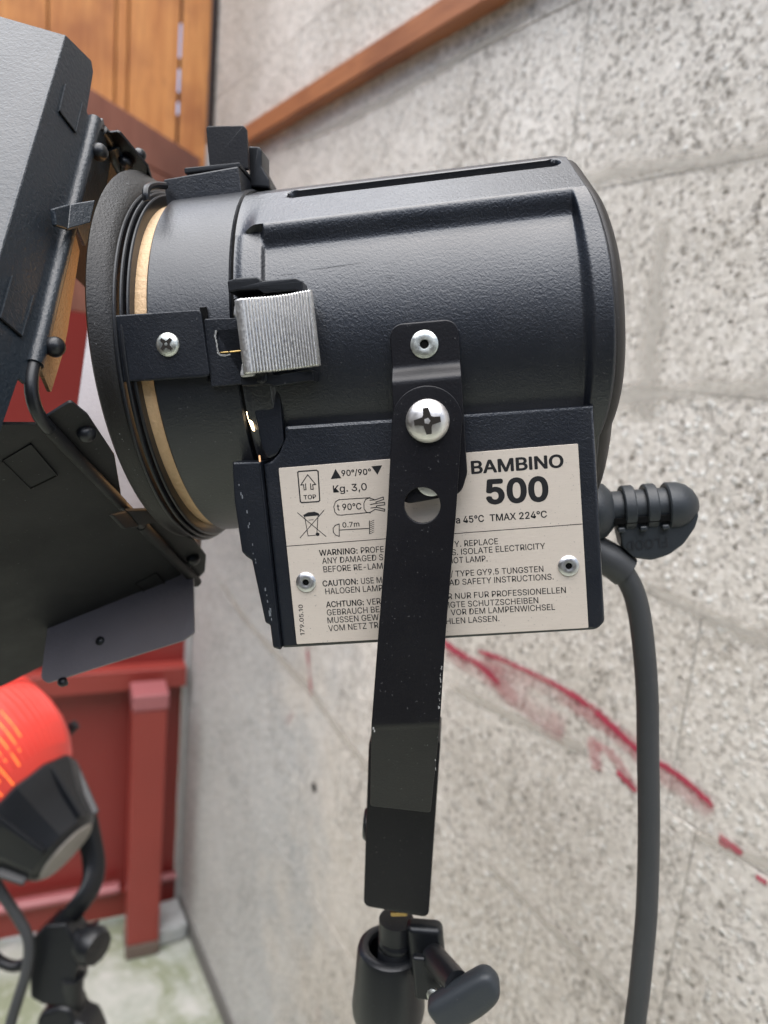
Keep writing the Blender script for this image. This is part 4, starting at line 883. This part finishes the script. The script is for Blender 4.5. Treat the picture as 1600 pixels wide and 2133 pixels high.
# focus knob at the back: core, two bands, dome, paddle with the word FLOOD
kc = V((62, 70, -74.5)); 
lathe('knob_collar', [(60, 14.5), (72, 14.2), (76.5, 12.8), (79.5, 9.5), (80, .01)], (0, 70, -74.5), XA, knob_m, lamp, n=48, caps=False)
knob = lathe('focus_knob', [(78, 8.6), (106, 8.6), (106, .01)], (0, 70, -74.3), XA, knob_m, lamp, n=40, caps=False)
for x in (84.4, 94.6):
    lathe('knob_band', [(x, 8), (x, 10.6), (x+.6, 11.1), (x+4.8, 11.1), (x+5.4, 10.6), (x+5.4, 8)], (0, 70, -74.3), XA, knob_m, knob, n=40, closed=True)
lathe('knob_dome', [(104.6, 8), (104.6, 11), (105.3, 11.6), (110, 11.4), (114, 10), (117, 7.6), (119.3, 4), (120, .01)], (0, 70, -74.8), XA, knob_m, knob, n=40, caps=False)
pad2 = [(80, -73), (83, -92), (88, -97.5), (96, -99.2), (104, -97.2), (111, -92.5), (116.5, -85), (119.2, -77), (104, -74)]
plate('knob_paddle', [rounded(pad2, [1, 4, 5, 8, 9, 9, 8, 4, 2])], XZ(70), 13, knob_m, knob, bev=1.2)
box('knob_web', (79, 60.5, -80.5), (105, 64.5, -77.5), hole_m, knob, bev=.3)
for x in (80.5, 90.6, 100.6): box('knob_rib', (x, 60.0, -84.4), (x+3.4, 64, -82.0), knob_m, knob, bev=.8)
me = glyph_mesh('FLOOD', .02)
A, B = P(1392, 1119, 63.2), P(1304, 1128, 63.2); e = (B-A); w = e.length; e.normalize(); up = V((-e.z, 0, e.x)); xm = max(v.co.x for v in me.vertices)
for v in me.vertices: v.co = (A + e*(v.co.x*w/xm) + up*(v.co.y*9.0) + V((0, -v.co.z, 0)))*M_
fin('lettering', me, flat('moulded_letter_edge', (.022, .024, .027), .5).m, knob, smooth=False)
# strain relief and cable
tube('strain_relief', [(64, 72, -90), (72, 71, -95), (79, 70, -99.5), (85, 70, -105)], lambda t: 8.6 - .6*t, rubber_m, lamp, n=28, sub=5)
cp = [(78, 70, -99), (83.5, 70, -105), (87.6, 70, -113), (90.2, 70, -124), (91.6, 70, -138.7), (92.3, 70, -155), (92.4, 70, -172), (91.6, 70, -195), (90.9, 70, -220), (89.8, 70, -245), (88.2, 70, -269), (86.6, 70, -287), (84.3, 70, -305), (81.2, 70, -328), (78, 71, -350), (70, 76, -420), (50, 90, -520), (30, 110, -650)]
tube('power_cable', cp, 5.35, rubber_m, lamp, n=24, sub=6)

# ------------------------------------------------------------------ BARN DOORS (same frame as the lamp)
bd = empty('barn_doors', Ow, Rl)
tag(bd, 'four black barn door leaves on a round ring clipped to the front of the spotlight', 'barn doors')
fo = from_bm('mounting_ring', dish, flange_m, bd)
a_ = V((0, .556, .831)); b_ = V((0, .831, -.556)); c_ = V((-142, 77, 13.)); H = 78.
X_ = V((1, 0, 0))
def dirv(x, q, deg, sx=-1): return (x*sx*sin(R_(deg)) + q*cos(R_(deg))).normalized()
def leafplate(name, o, u, v, pts, mat, par, th=1.5, r=2., **k): return plate(name, [rounded(pts, r)], frame(o, u, v), th, mat, par, bev=.3, **k)
def mirror(pts): return pts + [(-x, y) for x, y in reversed(pts)]
def ball(p, r, par, mat=plastic_m, d=(1, 0, 0), name='bolt'):
    o = lathe(name, [(-r*1.2, r*.55), (-r*.3, r*.62), (-r*.3, r*.8), (0, r), (r*.5, r*.93), (r*.86, r*.6), (r*1.0, .01)], p, d, mat, par, n=24); return o
def rod(p0, p1, par, r=3.2): return tube('hinge_rod', [p0, p1], r, plastic_m, par, n=16, sub=1)
# leaf 1: near upper
A = c_ - b_*H; v1 = dirv(X_, -b_, 10)
d1 = leafplate('door_leaf', A, a_, v1, mirror([(73, 8), (73, 12), (99, 14), (103.5, 16.5), (97, 32.4)]), leaf_m, bd, r=[1]*10)
tag(d1, 'upper near leaf, sky lit on its outer face')
A2 = A + v1*32.; v2 = dirv(X_, -b_, 72)
leafplate('leaf_panel', A2, a_, v2, mirror([(97, 0), (117, 105), (100, 112)]), leaf_m, d1, r=1.0)
tube('leaf_fold', [A2 - a_*96.8 + v2*.2, A2 + a_*96.8 + v2*.2], .9, leaf_m, d1, n=12, sub=1)
tube('hinge_tube', [A - a_*64 - b_*7.6, A + a_*73 - b_*7.6], 3.3, leaf_m, d1, n=20, sub=1)
fl1 = dirv(X_, b_, 105-90) if False else (X_*cos(R_(105)) + b_*sin(R_(105))).normalized()
leafplate('hinge_flange', A, a_, fl1, [(-66, -6), (-66, 7), (-44, 10), (-34, 9.5), (4, 3), (5, -6)], goldlit_leaf_m, d1, r=1.5)
leafplate('hinge_flange', A, a_, fl1, [(78, -6), (79, 14), (60, 17), (12, 8), (9, -6)], leaf_m, d1, r=1.5)
for u_, v_ in ((113, 723), (206, 318)):
    p_ = PX(u_, v_, -138); ball(p_, 3.9, d1, d=(.8, -.6, 0))
def punch(q, o, u, v, par, mat=leaf_m, mx=None):
    """a punched filter tab: recessed thin plate with a dark cut beside it"""
    nn = u.cross(v).normalized()
    if nn.dot(L @ (-O) - o) < 0: nn = -nn
    pts = []
    for (x, y) in q:
        oo = L @ (-O); d = L @ V(((x-CX)/FPX, (y-CY)/FPX, 1)); t = (o-oo).dot(nn)/d.dot(nn); w_ = oo+d*t-o; pts.append((w_.dot(u), w_.dot(v)))
    f = frame(o+nn*1.0, u, v); 
    p = plate('punched_tab', [pts], f, .7, mat, par, bev=.15)
    # cut lines: a bright folded edge on the left and right, dark slot at the lower end
    def seg(i, j, w, m_, off, nm):
        a, b = V(pts[i]), V(pts[j]); d = (b-a).normalized(); k = V((-d.y, d.x))*w/2
        plate(nm, [[tuple(a-k), tuple(b-k), tuple(b+k), tuple(a+k)]], frame(o+nn*off, u, v), .5, m_, p, bev=.05)
    seg(3, 2, .8, hole_m, 1.25, 'tab_slot'); seg(1, 2, .55, mat, 1.6, 'tab_edge'); seg(0, 3, .55, mat, 1.6, 'tab_edge')
    return p
punch([(131, 178), (166, 217), (152, 277), (118, 233)], A, a_, v1, d1)
punch([(19, 577), (63, 618), (39, 702), (-6, 664)], A, a_, v1, d1)
# leaf 2: near lower
B = c_ - a_*H; w1 = dirv(X_, -a_, 70)
d2 = leafplate('door_leaf', B, b_, w1, [(-71, 4), (-78, 14.5), (-96, 30), (-118, 137), (-100, 150), (100, 150), (122, 137), (103, 20), (90, 11), (71, 3)], leafdark_m, bd, r=[1, 2, 3, 3, 8, 8, 3, 3, 2, 1])
tag(d2, 'lower near leaf, plain matt black')
tube('hinge_tube', [B - b_*69 - a_*3.0, B - b_*8 - a_*3.0], 2.6, leafdark_m, d2, n=20, sub=1)
tube('hinge_tube', [B + b_*14 - a_*3.0, B + b_*88 - a_*3.0], 2.8, leafdark_m, d2, n=20, sub=1)
fl2 = (X_*cos(R_(20)) + a_*sin(R_(20))).normalized()
leafplate('hinge_flange', B, b_, fl2, [(-73, 0), (-76, 11.5), (-66, 13), (-38, 10.5), (-6, -1), (-8, -3), (-70, -3)], leafdark_m, d2, r=1.5)
leafplate('hinge_flange', B, b_, fl2, [(14, -2), (20, 5), (48, 13), (68, 12.5), (84, 6), (92, -4), (80, -5)], leafdark_m, d2, r=2)
for (u_, t_) in ((-57.6, 8), (64.5, 6)):
    ball(B + b_*u_ + fl2*t_ - b_.cross(fl2).normalized()*(-1.4), 3.6, d2, d=tuple((L @ (-O) - B).normalized()*.6 + V((.5, -.3, .3))))
punch([(4, 955), (63, 920), (118, 985), (62, 1012)], B, b_, w1, d2, leafdark_m)
punch([(282, 1212), (324, 1190), (352, 1222), (314, 1240)], B, b_, w1, d2, leafdark_m)
# leaf 3: far lower, leaf 4: far upper
Cc = c_ + b_*H; x3 = (-X_*sin(R_(90)) + b_*cos(R_(90))).normalized()
lav_m = coat('sky_sheen_leaf', (.17, .155, .165), .42, 420, .35, .0006, .6)  # purple-grey sky reflection put into the base colour
d3 = leafplate('door_leaf', Cc, a_, x3, [(-66, 0), (-114, -6), (-118, 0), (-137, 72), (-134, 76), (118, 92), (128, 84), (112, -2), (70, 0)], lav_m, bd, r=[1, 2, 3, 4, 4, 12, 10, 3, 1])
tag(d3, 'far lower leaf, sky reflection put into its grey colour')
box('leaf_edge_fold', (0, 0, 0), (1, 1, 1), lav_m, d3, bev=0) if False else None
for u_, v_, uu, vv in ((210, 1336, 0, 0), (131, 1421, 0, 0)):
    q = P(u_, v_, 60); 
    n3 = a_.cross(x3).normalized(); oo = L @ (-O); d = L @ V(((u_-CX)/FPX, (v_-CY)/FPX, 1)); t = (Cc-oo).dot(n3)/d.dot(n3); q = oo+d*t
    ball(q, 2.6, d3, d=tuple(-n3 if n3.dot(oo-q) < 0 else n3))
tube('hinge_tube', [Cc - a_*66, Cc + a_*66], 4.2, lav_m, d3, n=16, sub=1)
D = c_ + a_*H; x4 = (-X_*sin(R_(112)) + a_*cos(R_(112))).normalized()
d4 = leafplate('door_leaf', D, b_, x4, [(-66, 0), (-90, 8), (-100, 16), (-100, 62), (-92, 66), (100, 28), (90, 10), (66, 0)], maroon_m, bd, r=2)
tag(d4, 'far upper leaf in shade')
tube('hinge_tube', [D - b_*70, D + b_*70], 4.4, leaf_m, d4, n=16, sub=1)
n4 = (X_*.5 - a_*.86).normalized()
leafplate('hinge_flange', D, b_, (X_*.9 - a_*.3).normalized(), [(-76, -2), (-78, 8), (-60, 15), (-20, 8), (-10, -2)], strap_m, d4, r=2)
for (u_, v_) in ((290, 324), (262, 340)): ball(PX(u_, v_, -138), 3.4, d4, d=(.6, -.5, .6))
# square of hinge rods with curved corners, one piece
cor = [(-1, -1), (1, -1), (1, 1), (-1, 1)]
bm = bmesh.new(); pth = []
for i, (sa, sb) in enumerate(cor):
    sq = lambda q_: c_ + a_*(H if q_[0] > 0 else -(H+3)) + b_*(H if q_[1] > 0 else -(H+7.6))
    p0 = sq((sa, sb)); nx = cor[(i+1) % 4]; pv = cor[i-1]
    pn = sq(nx); pp = sq(pv)
    q0 = p0 + (pp-p0).normalized()*16; q1 = p0 + (pn-p0).normalized()*16
    for k in range(9):
        t = k/8; pth.append(q0*(1-t)**2 + p0*2*t*(1-t) + q1*t*t)
pth.append(pth[0]); bm_tube(bm, pth, 2.5, 16)
off_ = V((0, 0, 0))
from_bm('hinge_frame', bm, plastic_m, bd)
# two clips holding the frame to the ring
def clip(u0, quad, X0_, X1_, mat):
    pts = [PX(quad[0][0], quad[0][1], X0_), PX(quad[1][0], quad[1][1], X1_), PX(quad[2][0], quad[2][1], X1_), PX(quad[3][0], quad[3][1], X0_)]
    bm = bmesh.new(); n = (pts[1]-pts[0]).cross(pts[3]-pts[0]).normalized()
    if n.dot(L @ (-O) - pts[0]) > 0: n = -n
    vs = [bm.verts.new(p) for p in pts] + [bm.verts.new(p+n*2.2) for p in pts]
    for f in ((0,1,2,3), (7,6,5,4), (0,4,5,1), (1,5,6,2), (2,6,7,3), (3,7,4,0)): bm.faces.new([vs[i] for i in f])
    return from_bm('ring_clip', bm, mat, bd, bev=.7)
clip(0, [(146, 424), (200, 415), (190, 464), (140, 478)], -137, -131.5, leaf_m)
clip(0, [(113, 434), (148, 424), (142, 478), (118, 470)], -138, -137, leaf_m)
clip(0, [(262, 1064), (318, 1062), (338, 1088), (290, 1096)], -138, -131.5, leafdark_m)
clip(0, [(234, 1072), (264, 1064), (292, 1097), (262, 1102)], -139, -138, leafdark_m)

# ------------------------------------------------------------------ MAIN STAND (lamp frame; upright follows true vertical)
sdn = (L @ down).normalized()
stand = empty('light_stand', wl(*((W @ (O + L.transposed() @ V((-40, 75, -290)))).xy), FLOOR)); bpy.context.view_layer.update()
tag(stand, 'black light stand with clamp knob holding up the spotlight', 'light stand')
inv = stand.matrix_world.inverted()
LW = Matrix.Translation(Ow) @ Rl.to_4x4()
def on_stand(o, par=stand):
    """mesh authored in lamp coordinates, child of the stand"""
    o.data.transform(LW if par is stand else LW); 
    o.parent = par; o.matrix_parent_inverse = (par.matrix_world if par is stand else Matrix.Identity(4)).inverted()
    return o
sdl = V((-.128, .045, -1)).normalized(); sside = V((1, 0, -.128)).normalized(); sfw = sside.cross(sdl).normalized()
if sfw.y < 0: sfw = -sfw
SB = frame(P(838, 1905, 59) + sfw*15, sside, -sdl)      # bottom centre of the socket block; x right, y up, z = +-y
zsgn = 1 if (SB.to_3x3() @ V((0, 0, 1))).y > 0 else -1
w2 = 14.2
blk = [(-w2, 0), (w2, 0), (w2+1.0, 78), (w2+1.0, 84), (-w2-.2, 84)]
# socket block belongs to the spotlight's yoke
def PSB(u, v):
    nn = SB.to_3x3() @ V((0, 0, 1)); pc = SB.translation - sfw*15; o = L @ (-O); d = L @ V(((u-CX)/FPX, (v-CY)/FPX, 1))
    t = (pc-o).dot(nn)/d.dot(nn); q = SB.inverted() @ (o+d*t); return (q.x, q.y)
ob = plate('stand_socket', [rounded([PSB(757, 1888), PSB(893, 1913), PSB(918, 1545), PSB(768, 1545)], [4, 4, 2, 2])], SB, 30, strap_m, yoke, bev=.8)
q = P(762, 1717, 72); lathe('socket_knob', [(-3, 7), (0, 8.6), (3.4, 8.6), (4.8, 7.4), (5, .01)], q + V((4.0, 0, 0)), (-1, 0, .12), plastic_m, yoke, n=28, caps=False)
bc = P(826, 1912, 74)
def along(t): return bc + sdl*t
q = P(832, 1908, 62); on_stand(from_bm('brass_shim', bm_box(bmesh.new(), (q.x-4.5, q.y+.5, q.z-.7), (q.x+4, q.y+6, q.z+1.4)), brass_m, None, bev=.3))
on_stand(lathe('spigot', [(.6, 9.3), (10.5, 9.3), (11, 8.9), (12.2, 8.9), (12.8, 9.3), (16, 9.3), (16.8, 8.8), (17.8, 9.3), (44, 9.3)], along(0), sdl, plastic_m, None, n=40))
cc = bc + sdl*19 + V((-2.6, 4, 0))
on_stand(lathe('clamp_collar', [(3, 11.6), (.6, 12.4), (0, 13.8), (.3, 16), (1.6, 17.6), (4, 18.2), (26, 19.2), (37, 20.2), (42, 19.6), (45, 16.5), (48, 13.6), (60, 13.2), (60, 9)], cc, sdl, plastic_m, None, n=56, caps=False))
fw = V((.6, -.55, 0))
def lampbox(name, c, u, v, su, sv, sw, mat, bev, seg=3):
    f = frame(c, u, v); return from_bm(name, bm_box(bmesh.new(), (-su, -sv, -sw), (su, sv, sw), f), mat, None, bev=bev, seg=seg)
lugc = P(895, 1985, 64)
on_stand(lampbox('clamp_lug', lugc + V((-2, 6, -2)), (1, 0, -.1), (0, 0, 1), 9.5, 15, 5.2, plastic_m, 3.5, 4))
on_stand(lampbox('clamp_lug', lugc + V((-1, -7, -8)), (1, 0, -.1), (0, 0, 1), 7.5, 12, 2.2, plastic_m, 1.6, 3))
k0 = P(902, 1992, 60); k1 = P(952, 2050, 36)
on_stand(tube('knob_shaft', [k0, k0.lerp(k1, .5), k1], 6.4, plastic_m, None, n=24, sub=2))
kd = (k1-k0).normalized()
# T-handle: flattened bar, wider ends
ka, kb = P(898, 2112, 32), P(1034, 2030, 32)
kn = smooth_path([ka, ka.lerp(kb, .18), ka.lerp(kb, .5), ka.lerp(kb, .82), kb], 6)
bmk = bmesh.new(); up_ = (kb-ka).cross(V((0, 1, 0))).normalized(); rows = []
tdir = (kb-ka).normalized(); s1 = V((0, 1, 0)); s2 = tdir.cross(s1).normalized()
def prof_w(t): return 5.4+3.6*sin(pi*t)**.8
for i, p in enumerate(kn):
    t = i/(len(kn)-1); e = max(.30, sqrt(max(0, 1-abs(2*t-1)**7))); wz = prof_w(t)*e; wy = 5.6*e; row = []
    for k in range(20):
        a = 2*pi*k/20; ca, sa = cos(a), sin(a); f = (abs(ca)**5+abs(sa)**5)**(-1/5)
        row.append(bmk.verts.new(p + s1*wy*ca*f + s2*wz*sa*f + V((0, 0, -3.0*sin(pi*t)))))
    rows.append(row)
for A_, B_ in zip(rows, rows[1:]):
    for k in range(20): bmk.faces.new((A_[k], A_[(k+1) % 20], B_[(k+1) % 20], B_[k]))
bmk.faces.new(rows[0]); bmk.faces.new(rows[-1])
on_stand(from_bm('clamp_knob', bmk, knob_m, None, ang=50))
q = P(903, 2072, 50); on_stand(lathe('clamp_screw', [(0, 3.2), (1.4, 3.2), (1.8, 2.4), (1.9, .01)], q, (-.25, -1, .25), screw_m, None, n=20, caps=False))
bt = (W @ (O + L.transposed() @ (cc + sdl*55))); 
def st_tube(name, p0, p1, r, mat): 
    o = tube(name, [p0, p1], r, mat, None, n=20, sub=1); o.parent = stand; o.matrix_parent_inverse = inv; return o
G0 = V((bt.x, bt.y, bt.z-FLOOR)); G1 = V((bt.x, bt.y, 260))
st_tube('riser_tube', G0, G1, 12.5, plastic_m)
for k in range(3):
    a = k*2*pi/3+.5; st_tube('leg', V((bt.x, bt.y, 330)), V((bt.x+430*cos(a), bt.y+430*sin(a), 10)), 9, plastic_m)

# ------------------------------------------------------------------ SECOND LAMP: red open-face light at lower left
D2 = 900.
def w2p(u, v, d=D2): q = wpt(u, v, d); return V((q.x, q.y, q.z-FLOOR))
rp = w2p(60, 1700)
rl = empty('red_work_light', rp*M_); bpy.context.view_layer.update(); rinv = rl.matrix_world.inverted()
tag(rl, 'red ribbed flood light with a black back cap and glowing vents, lower left', 'flood light')
def rchild(o, par=rl): o.parent = par; o.matrix_parent_inverse = rinv if par is rl else Matrix.Identity(4); return o
red_shell_m = NT('red_enamel').set(Base_Color=(.66, .050, .036), Roughness=.42, Specular_IOR_Level=.5, Subsurface_Weight=.0).m
bk = w2p(138, 1772, 880); fr = w2p(-96, 1552, 918); ax = (bk-fr).normalized(); Lr = (bk-fr).length
prof = [(0, 128), (14, 130), (24, 124), (60, 119), (100, 104), (Lr-88, 84), (Lr-72, 76)]
pr2 = []
shell = rchild(lathe('shell', [(h_, r_*.94) for h_, r_ in [(0, 112), (0, 110), (10, 115), (24, 117.5), (46, 117), (70, 112), (90, 103.5), (108, 91), (122, 77)]], fr, ax, red_shell_m, None, n=96, caps=False))
glow_m = emis('vent_glow', (1., .20, .035), .75)
camd = (V((0, 0, -FLOOR))-fr).normalized(); mxr = axis_mx(fr, ax); lc = mxr.to_3x3().inverted() @ camd; ac = atan2(lc.y, lc.x)
mer = [(h_, r_*.94) for h_, r_ in [(20, 116.8), (32, 117.3), (46, 117.0), (60, 114.2), (72, 111.3), (84, 106.3), (96, 99.4), (107, 91.8), (117, 82)]]
def meridian(a, r_off, rad, h0, h1, name, mat):
    mm = mxr @ Matrix.Rotation(a, 4, 'Z'); pts = [mm @ V((r+r_off, 0, h)) for h, r in mer if h0 <= h <= h1]
    rchild(tube(name, pts, rad, mat, None, n=8, sub=3))
for k in range(-13, 14): meridian(ac + k*.098, -.5, 1.5, 20, 107, 'shell_rib', red_shell_m)
for k, (h0, h1) in {-6: (46, 84), -5: (32, 96), -4: (46, 107), -3: (20, 96), -2: (46, 117), -1: (32, 107), 0: (60, 117), 1: (20, 107), 2: (46, 117), 3: (32, 96)}.items():
    meridian(ac + k*.098 + .049, -.9, 1.1, h0, h1, 'vent', glow_m)
for h, r in ((16, 109.4),): rchild(lathe('shell_rim', [(h-14, r-7), (h-12, r+1.0), (h, r+2.2), (h+3, r-3)], fr, ax, red_shell_m, None, n=96, closed=True))
capp = [(118, 70), (119, 77), (123, 79.5), (129, 77), (146, 66), (160, 58), (Lr-6, 47), (Lr, 40), (Lr, .01)]
cap_ = rchild(lathe('back_cap', capp, fr, ax, plastic_m, None, n=12, caps=False, ang=20))
rchild(lathe('cap_label', [(Lr+.5, 38), (Lr+2.5, 36), (Lr+2.6, .01)], fr, ax, flat('grey_disc', (.30, .28, .26), .6).m, None, n=40, caps=False))
for k in range(6):
    mm = mxr @ Matrix.Rotation(ac+.3+k*pi/3, 4, 'Z'); bm = bmesh.new()
    vs = [bm.verts.new(mm @ V(p)) for p in ((66, -4, 132), (79, -4, 127), (55, -3, Lr-6), (40, -3, Lr-9), (66, 4, 132), (79, 4, 127), (55, 3, Lr-6), (40, 3, Lr-9))]
    for f in ((0,1,2,3), (7,6,5,4), (0,4,5,1), (1,5,6,2), (2,6,7,3), (3,7,4,0)): bm.faces.new([vs[i] for i in f])
    rchild(from_bm('cap_fin', bm, plastic_m, None, bev=1.5))
rchild(tube('tilt_handle', [w2p(112, 1545, 1010), w2p(132, 1532, 1010), w2p(158, 1508, 1010)], lambda t: 9-2.5*t, plastic_m, None, n=14, sub=4))
rchild(tube('yoke', [w2p(176, 1690, 930), w2p(186, 1740, 930), w2p(196, 1800, 925), w2p(190, 1845, 915), w2p(165, 1885, 905), w2p(130, 1925, 900)], 11, plastic_m, None, n=14, sub=6, sx=1.25, sy=.5))
rchild(tube('power_cable', [w2p(-30, 1800, 870), w2p(5, 1862, 870), w2p(38, 1912, 870), w2p(60, 1960, 868), w2p(56, 2020, 865), w2p(38, 2080, 862), w2p(18, 2150, 860), w2p(-10, 2300, 860)], 6.4, rubber_m, None, n=16, sub=6))
rchild(tube('cable_loop', [w2p(-20, 1985, 930), w2p(5, 2005, 930), w2p(38, 2012, 930), w2p(72, 1990, 930), w2p(80, 1960, 930)], 7, plastic_m, None, n=14, sub=6))
rs = empty('second_light_stand', w2p(130, 2300)*M_); bpy.context.view_layer.update(); sinv = rs.matrix_world.inverted()
tag(rs, 'black light stand under the red flood light, lower left corner', 'light stand')
def schild(o): o.parent = rs; o.matrix_parent_inverse = sinv; return o
def blob(name, pts, dpt, thick, mat, bev=4):
    """thick block whose outline is given in pixels at depth dpt"""
    back = (W @ V((0, 0, 1))); bm = bmesh.new(); f = [w2p(u, v, dpt) for u, v in pts]
    A_ = [bm.verts.new(p - back*thick/2) for p in f]; B_ = [bm.verts.new(p + back*thick/2) for p in f]; n = len(f)
    bm.faces.new(A_); bm.faces.new(B_[::-1])
    for i in range(n): bm.faces.new((A_[i], B_[i], B_[(i+1) % n], A_[(i+1) % n]))
    return schild(from_bm(name, bm, mat, None, bev=bev, seg=3))
blob('clamp_head', [(70, 1950), (112, 1908), (150, 1905), (172, 1940), (198, 1930), (172, 2010), (172, 2048), (148, 2075), (104, 2072), (78, 2058), (76, 1990)], 905, 40, plastic_m)
schild(lathe('clamp_knob', [(-16, 9), (-2, 10), (0, 20), (12, 23), (22, 20), (24, .01)], w2p(178, 1960, 890), (W @ V((.8, .15, -.4))), plastic_m, None, n=10, caps=False))
blob('collar', [(104, 2084), (140, 2072), (164, 2078), (172, 2104), (196, 2112), (212, 2150), (206, 2240), (90, 2240), (92, 2100)], 905, 44, plastic_m, 6)
q = w2p(150, 2120, 905); schild(tube('riser_tube', [V((q.x, q.y, q.z+60)), V((q.x, q.y, 240))], 13, plastic_m, None, n=16, sub=1))
for k in range(3):
    a = k*2*pi/3+1.1; schild(tube('leg', [V((q.x, q.y, 300)), V((q.x+380*cos(a), q.y+380*sin(a), 10))], 9, plastic_m, None, n=12, sub=1))
